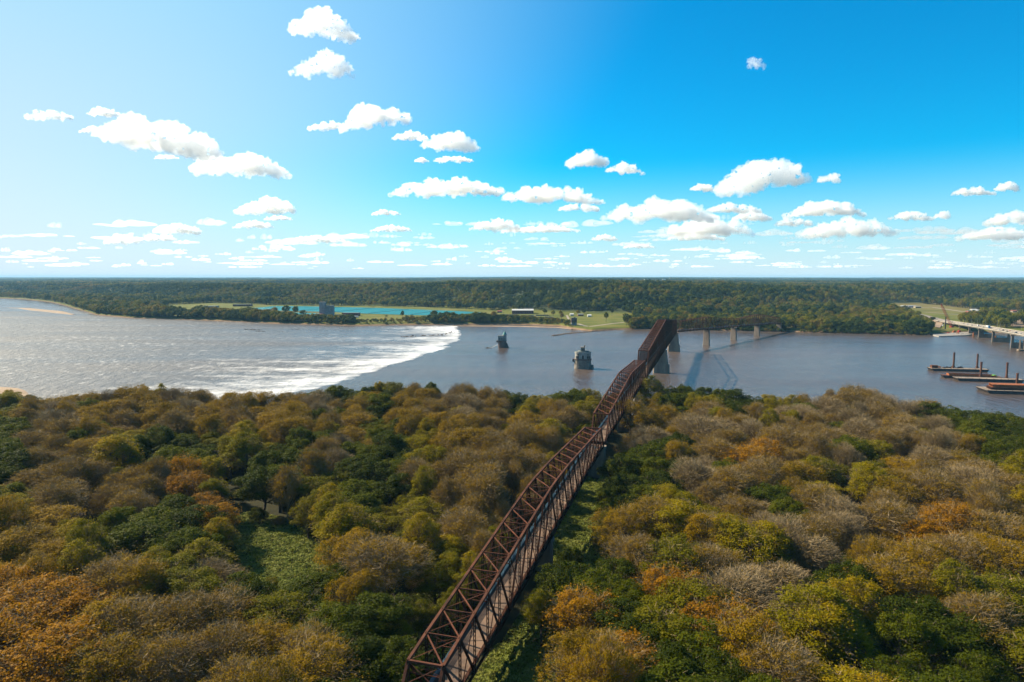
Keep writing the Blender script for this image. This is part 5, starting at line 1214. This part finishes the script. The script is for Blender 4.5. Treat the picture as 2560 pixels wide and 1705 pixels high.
# brick hall with pale roof, right of centre, and its tanks
t, g, W_ = building(1307, 785, 54, 26, 0, M['brick'], M['white'], 'long red brick hall with a bright white ridged roof', hpx=9, gable=3.2, wins=12)
building(1322, 783, 24, 20, 0, M['brick'], M['roofgrey'], 'darker brick block behind the right half of the white-roofed hall', hpx=11.5)
building(1249, 782, 12, 12, 0, M['stone'], M['brick'], 'small tan house left of the white-roofed hall', hpx=4, gable=2, wins=2)
for i, (px, py, w_, lab) in enumerate(((1318,791,36,'grey open tank in front of the white-roofed hall'), (1356,790,34,'wide open tank right of the white-roofed hall'), (1330,796,50,'low grey channel nearest the river below the brick hall'), (1372,795,22,'small square tank at the right of the tanks'), (1272,789,44,'flat concrete tank left below the brick hall'))):
    g = gpt(px, py); W_ = w_/1707*g[1]; k = MB()
    for dx, dy, sx, sy in ((0,-8,W_,1),(0,8,W_,1),(-W_/2+.5,0,1,15),(W_/2-.5,0,1,15),(0,0,.9,15)): k.box(g[0]+dx, g[1]+8+dy, g[2]-1, sx, sy, 3.4)
    t_ = tag(k.build('water_tank', M['stone']), lab, 'tank', 'open tanks of the waterworks'); MB().box(g[0], g[1]+8, g[2]-.5, W_-1.2, 14, 1.6).build('tank_water', M['glass'], t_)
for a in ((1452,790,14,'small grey-roofed cottage on the green lawn left of the bridge',M['brick'],M['roofgrey']), (1474,792,9,'tiny white shed right of the cottage on the lawn',M['white'],M['white']), (1430,781,9,'white van-sized hut at the wood edge above the lawn',M['white'],M['white']),
          (2152,773,10,'blue-roofed shed at the left end of the row of white trailers',M['white'],M['blue']), (2172,775,18,'long white trailer in the clearing above the right bank',M['white'],M['white']), (2186,775.5,9,'red-ended white trailer beside the long one',M['white'],M['red']),
          (2262,769,14,'white box building in the field left of the highway',M['white'],M['white']), (2282,769,20,'low grey sheds right of the white box building',M['greybld'],M['silver']), (2296,770,14,'pale shed at the right of the low grey sheds',M['tan'],M['tan']),
          (2438,778,14,'white-roofed house beyond the highway',M['stone'],M['white']), (2482,777,24,'large tan hip-roofed building beyond the highway',M['stonelight'],M['tan']), (2450,780,10,'blue-grey house beside the white-roofed one',M['silver'],M['silver']), (2505,779,24,'long low white building at far right',M['white'],M['silver']), (2538,781,10,'small red-roofed house near the right edge',M['stone'],M['brick']),
          (2508,784,6,'little white kiosk by the far-right road',M['white'],M['white']), (2425,781,8,'small brown house left of the white-roofed house',M['brick'],M['roofgrey'])):
    building(a[0], a[1], a[2], 12, 0, a[4], a[5], a[3], hpx=3.6 if a[0] < 2470 or a[0] > 2490 else 4.5, gable=2.2, wins=3, name='house', cat='house')
def horizon_block(px, py, wpx, hpx, Y, m, lab, name='building'):
    p = aty(px, py, Y); W_ = wpx/1707*Y; H_ = hpx/1707*Y; k = MB(); k.box(p[0], Y, p[2]-40, W_, W_*.6, H_+40); k.box(p[0]+W_*.1, Y, p[2]+H_, W_*.3, W_*.2, H_*.12)
    tag(k.build(name, m), lab, 'building' if name == 'building' else 'mast')
horizon_block(1676, 700, 5, 6, 7800, M['tan'], 'tan apartment tower on the skyline above the bridge')
horizon_block(1617, 701, 13, 3, 7200, M['white'], 'white block on the skyline left of the tan tower'); horizon_block(1640, 702.5, 18, 2.6, 7000, M['white'], 'low white buildings between the skyline blocks'); horizon_block(1660, 700.5, 8, 3, 7400, M['white'], 'small white skyline block just left of the tan tower')
horizon_block(157, 709, 2.2, 12, 6500, M['greybld'], 'slim dark mast in the far woods at upper left', 'mast')
# shore track and spit road on the lawn
def track(pts, wd, m, z_off=.12):
    k = MB(); P = [gpt(*p) for p in pts]
    Q = []
    for (a, b) in zip(P[:-1], P[1:]):
        for i in range(8): t_ = i/8; x, y = a[0]*(1-t_)+b[0]*t_, a[1]*(1-t_)+b[1]*t_; Q.append((x, y))
    Q.append(P[-1][:2])
    for i, (x, y) in enumerate(Q):
        a = Q[max(0, i-1)]; b = Q[min(len(Q)-1, i+1)]; d = np.array(b)-a; d /= np.linalg.norm(d); n_ = np.array([-d[1], d[0]])*wd/2
        for s in (-1, 1): X_, Y_ = x+n_[0]*s, y+n_[1]*s; k.v.append((X_, Y_, max(float(far_z(X_, Y_)), float(far_z(x, y)))+z_off))
    for i in range(len(Q)-1): k.f.append((2*i, 2*i+1, 2*i+3, 2*i+2))
    return tag(k.build('path', m), kind='structure')
track([(1445,819),(1470,817),(1500,813),(1530,809),(1560,806)], 8, M['dirtroad']); track([(1413,784),(1418,790),(1422,798)], 5, M['dirtroad'])
track([(1425,783),(1480,784),(1540,784.5),(1590,786)], 7, M['asphalt']); track([(2200,772),(2330,768),(2400,778),(2480,786),(2560,792)], 12, M['dirtroad']); track([(2310,780),(2400,787),(2440,790)], 10, M['asphalt'])
terrace('dirt_field', [(2325,795),(2300,789),(2330,797),(2358,806),(2350,820),(2322,812),(2308,800)], 6.3, M['sand'], 'structure')
terrace('dry_field', [(2512,806),(2560,796),(2700,800),(2700,822),(2575,818),(2530,815)], 6.4, M['sand'], 'structure')
# single trees on the lawn and along the waterworks
R5 = np.random.default_rng(77)
for (px, py, h, wd, k_, lab) in [(1515,805,22,10,'g','tall dark tree alone in the middle of the green lawn'), (1530,789,19,10,'g','dark tree at the back of the lawn, right of the lone one'), (1405,801,18,11,'b','thin brown tree on the bank left of the dark tower'), (1383,790,14,13,'y','yellow-green tree right of the waterworks tanks'), (1402,789,13,12,'y','second yellow-green tree right of the tanks'),
  (1362,787,15,14,'g','round green tree behind the tanks'), (1445,787,12,14,'y','round yellow-green tree behind the cottage'), (1460,786,12,13,'g','green tree right behind the cottage'), (1566,812,17,10,'b','thin brown tree at the lawn edge by the bridge'), (966,794,6,8,'g','small round dark bush on the bright meadow'), (1006,797,20,9,'g','slim dark tree rising at the right end of the meadow'),
  (688,790,23,22,'o','round-topped tree left of the spreading group on the bank'), (716,790,28,20,'g','tall spreading tree on the bank in front of the blue basin'), (738,790,25,18,'g','second tall tree of the spreading group'), (757,793,18,17,'g','rounded tree standing left of the tall grey building'), (632,797,24,20,'g','tall tree on the bank below the long gallery'), (500,795,20,20,'g','rounded tree on the bank below the filter building'),
  (1234,803,24,16,'o','yellow-brown tall tree at the right end of the shore thicket'), (1085,800,22,20,'g','bushy tree rising from the shore thicket'), (1105,801,18,17,'g','dark tree in the shore thicket, right of the bushy one'), (2330,806,12,14,'g','low dark tree by the highway at the bank')]:
    g = gpt(px, py); KK = KINDS[k_]; c, tr, mi = PROTO[k_][R5.integers(len(PROTO[k_]))]
    r = empty('tree', g, lab, 'tree', 'single trees on the far bank', R5.uniform(0, 6)); r.scale = (wd/(2*KK['rx']),)*2+(h/(KK['zc']+KK['rz']*.98),)
    for nm, me in (('crown', c), ('trunk', tr)): o = D.objects.new(nm, me); SC.collection.objects.link(o); o.parent = r
# white lamp on the old bridge
q = P1(300, 3.0, zdeck1(300)+.8); k = MB(); k.tube([q, (q[0], q[1], q[2]+4)], [.1, .08], 6); lp = tag(k.build('street_lamp', M['silver']), 'slim lamp post with white globe on the rusty bridge deck', 'street lamp')
k = MB(); k.prism([(q[0]+.5*math.cos(a*PI/4), q[1]+.5*math.sin(a*PI/4)) for a in range(8)], q[2]+4, q[2]+4.7, .6); k.build('globe', M['white'], lp)

# ------------------------------------------------------------------ clouds: fair-weather cumulus at their real height
cm = D.materials.new('cloud_vapour'); cm.use_nodes = True; cm.node_tree.nodes.clear()
_o = cm.node_tree.nodes.new('ShaderNodeOutputMaterial'); _v = cm.node_tree.nodes.new('ShaderNodeVolumePrincipled')
_v.inputs['Color'].default_value = (1,1,1,1); _v.inputs['Anisotropy'].default_value = .45
_oi = cm.node_tree.nodes.new('ShaderNodeAttribute'); _oi.attribute_type = 'OBJECT'; _oi.attribute_name = 'vapour'
cm.node_tree.links.new(_oi.outputs['Fac'], _v.inputs['Density']); cm.node_tree.links.new(_v.outputs[0], _o.inputs['Volume'])
def ico():
    import bmesh
    b = bmesh.new(); bmesh.ops.create_icosphere(b, subdivisions=2, radius=1); V = np.array([v.co[:] for v in b.verts]); F = np.array([[v.index for v in f.verts] for f in b.faces]); b.free(); return V, F
IV, IF = ico()
def cloud(cx, cy, wpx, hpx, label, seed, tilt=0.0, wisp=0.0, name='cloud', group=None):
    R = np.random.default_rng(seed); cx, cy, wpx, hpx = (v*1.087 for v in (cx, cy, wpx*1.1, hpx*1.12))
    base_y = cy+hpx*.45; el = math.atan((694-base_y)/1707); alt = 1350-CAMH
    Y = alt/math.tan(max(el, .02)); c = aty(cx, cy, Y); sx = wpx/1707*Y; sz = hpx/1707*Y
    Vs, Fs = [], []; n = int(26+10*wpx/max(hpx, 1)); k = 0
    for i in range(n):
        u = R.uniform(-1, 1); u = math.copysign(abs(u)**.8, u); prof = (1-abs(u)**1.7)**.6
        r = sz*R.uniform(.16, .34)*(.35+.65*prof)*(1-.3*wisp); x = u*(sx/2-r); y = R.uniform(-.5, .5)*sx*.22*prof
        z = -sz*.45+r*.7+R.random()**1.2*max(0, sz*.92*prof-1.7*r)+tilt*u*sz*.5
        V = IV*[r*1.5, r*1.3, r*.9]+[x, y, z]
        V[:, 2] = np.where(V[:, 2] < -sz*.42+tilt*u*sz*.5, -sz*.42+tilt*u*sz*.5+(V[:, 2]+sz*.42-tilt*u*sz*.5)*.25, V[:, 2])
        Vs.append(V); Fs.append(IF+k*len(IV)); k += 1
    me = mesh_np(name, np.concatenate(Vs), [np.concatenate(Fs)], cm)
    o = link(name, me); o.location = c; o['vapour'] = 3.4/sz*(1-.55*wisp)
    rm = o.modifiers.new('merge', 'REMESH'); rm.mode = 'VOXEL'; rm.voxel_size = sz/(36 if wpx > 60 else 18)
    for s_, st in ((.7, .42), (.30, .34), (.13, .22), (.05, .11)):
        tx = D.textures.new('puffs', 'CLOUDS'); tx.noise_scale = sz*s_; tx.noise_depth = 2
        dm = o.modifiers.new('puffs', 'DISPLACE'); dm.texture = tx; dm.strength = sz*st*(1+wisp); dm.mid_level = .5; dm.texture_coords = 'GLOBAL'
    return tag(o, label, 'cloud', group or 'separate fair-weather clouds')
CL = [(740,50,120,58,'small bright cloud near the top, left of centre',.25,.2),(808,80,34,16,'tail puff at the lower right of the topmost cloud',0,.5),(755,145,105,54,'ragged cloud directly beneath the topmost cloud',.2,.3),(690,160,40,20,'wispy left fringe of the second ragged cloud',0,.9),
 (112,263,100,20,'thin streak of cloud near the left edge',0,.6),(360,305,270,76,'largest long cloud at left with a grey underside',.5,0),(240,257,70,18,'flat fringe over the left end of the largest cloud',.3,.3),(215,297,60,14,'thin left tip of the largest cloud',0,.4),(383,360,50,10,'tiny flat cloud under the largest cloud',0,.4),(555,374,200,52,'peaked cloud just below and right of the largest one',.2,.05),
 (865,262,150,52,'smooth tilted cloud above centre left',-.3,0),(752,287,75,18,'small puffs trailing left of the smooth tilted cloud',-.2,.3),(1035,321,110,46,'white cloud with a trail of puffs to its left',.1,.05),(945,312,80,18,'row of little puffs joining the white cloud',0,.2),(1043,365,86,13,'thin flat cloud below the puffs',0,.2),(969,367,32,12,'tiny puff left of the thin flat cloud',0,.3),
 (1025,428,240,40,'long flat-based cloud in the centre of the sky',-.1,0),(1268,444,215,42,'long cloud right of the central flat-based one',.15,0),(1330,474,85,20,'small shelf under the right end of the long cloud',0,.1),(1350,364,90,34,'smooth cloud with a small tail, right of centre',0,0),(1436,386,80,22,'tail of the smooth cloud right of centre',.2,.1),
 (1755,400,200,66,'big lumpy cloud on the right',-.35,0),(1615,428,50,20,'small puff left of the big lumpy cloud',0,.1),(1908,407,45,22,'ragged puff right of the big lumpy cloud',0,.4),(1738,143,36,24,'lone faint wisp high in the deep blue at right',0,1.0),
 (612,472,130,38,'domed cloud low on the left',-.05,0),(640,501,62,11,'flat cloudlet under the domed cloud',0,.2),(582,515,85,17,'thin cloud left under the domed cloud',0,.2),(888,488,62,12,'tiny flat cloud low in the middle left',0,.2),(900,525,90,14,'thin low cloud left of centre',0,.2),(1140,516,110,26,'low cloud with a small peak left of centre',0,.1),(1240,526,170,16,'long thin low cloud in the centre',-.1,.2),
 (1520,480,240,54,'wide lumpy cloud low right of centre',.1,0),(1690,476,110,24,'right end of the wide lumpy cloud',.1,.1),(1635,518,190,46,'bulky low cloud right of centre',0,0),(1600,542,120,18,'flat base beneath the bulky low cloud',0,.1),(1730,495,85,22,'small cloud above right of the bulky one',0,.1),(1900,478,165,36,'smooth flat cloud low on the right',-.1,0),(1825,508,85,20,'faint low cloud under the smooth flat one',0,.3),
 (1950,522,205,42,'ragged long low cloud on the right',-.15,.1),(2098,495,92,20,'small flat cloud at right',.1,.1),(2168,493,38,18,'little round puff at right',0,.2),(2240,438,90,20,'slim cloud near the right edge',0,.1),(2318,428,50,22,'right puff of the slim cloud near the edge',0,.1),(2325,500,110,32,'cloud cut by the right edge',0,0),(2290,535,160,30,'broad low cloud at the right edge',-.1,.1),
 (405,525,100,22,'low domed cloud at lower left',0,.2),(285,546,80,24,'low white cloud at lower left',0,.2),(365,545,75,16,'small low cloud between two domed ones at lower left',0,.2),(1390,546,56,14,'tiny low cloud near the centre right',0,.2),(1470,565,70,10,'thin cloudlet low near the centre right',0,.2),(725,549,130,16,'thin low cloud bank left of centre',0,.3)]
for i, (a, b, c, d_, lab, tl, wi) in enumerate(CL): cloud(a, b, c, d_, lab, 500+i, -tl, wi)

def distant_clouds():
    R = np.random.default_rng(909); Vs, Fs = [], []; k = 0
    for i in range(320):
        Y = 15500*(95000/15500)**(R.random()**.75); x = (R.random()*2-1)*.86*Y; L_ = (250+1150*R.random()**2.2)*(1+Y/60000); H_ = R.uniform(70, 250)*(1+Y/80000); alt_ = R.uniform(1250, 1520)
        if x < -.1*Y and R.random() < .15: continue
        for j in range(R.integers(6, 13)):
            dx = R.uniform(-.5, .5)*L_; s_ = 1-1.5*abs(dx)/L_; V = IV*[L_*R.uniform(.07, .20), L_*.16, H_*(.25+.75*s_)*R.uniform(.25, .75)]
            V = V*(1+.22*np.array([mnoise.noise(Vector(v*1.7)+Vector((i*3.1, j, 0))) for v in IV])[:, None])
            V[:, 2] = np.where(V[:, 2] < 0, V[:, 2]*.35, V[:, 2]); V = V+[x+dx, Y+R.uniform(-.3, .3)*L_, alt_]
            Vs.append(V); Fs.append(IF+k*len(IV)); k += 1
    o = link('distant_clouds', mesh_np('distant_clouds', np.concatenate(Vs), [np.concatenate(Fs)], cm)); o['vapour'] = .0021
    tag(o, 'bands of many small flat clouds stacked low above the horizon', 'clouds', kind='stuff')
distant_clouds()

# ------------------------------------------------------------------ haze: one closed box of even, thin air
hm = D.materials.new('haze_air'); hm.use_nodes = True; hm.node_tree.nodes.clear()
_o = hm.node_tree.nodes.new('ShaderNodeOutputMaterial'); _v = hm.node_tree.nodes.new('ShaderNodeVolumePrincipled')
_v.inputs['Color'].default_value = (.32,.68,1.0,1); _v.inputs['Density'].default_value = 3.0e-5; _v.inputs['Anisotropy'].default_value = 0
hm.node_tree.links.new(_v.outputs[0], _o.inputs['Volume'])
k = MB(); k.box(0, 13800, -5.5, 64000, 36400, 175.5); tag(k.build('haze', hm), kind='stuff')
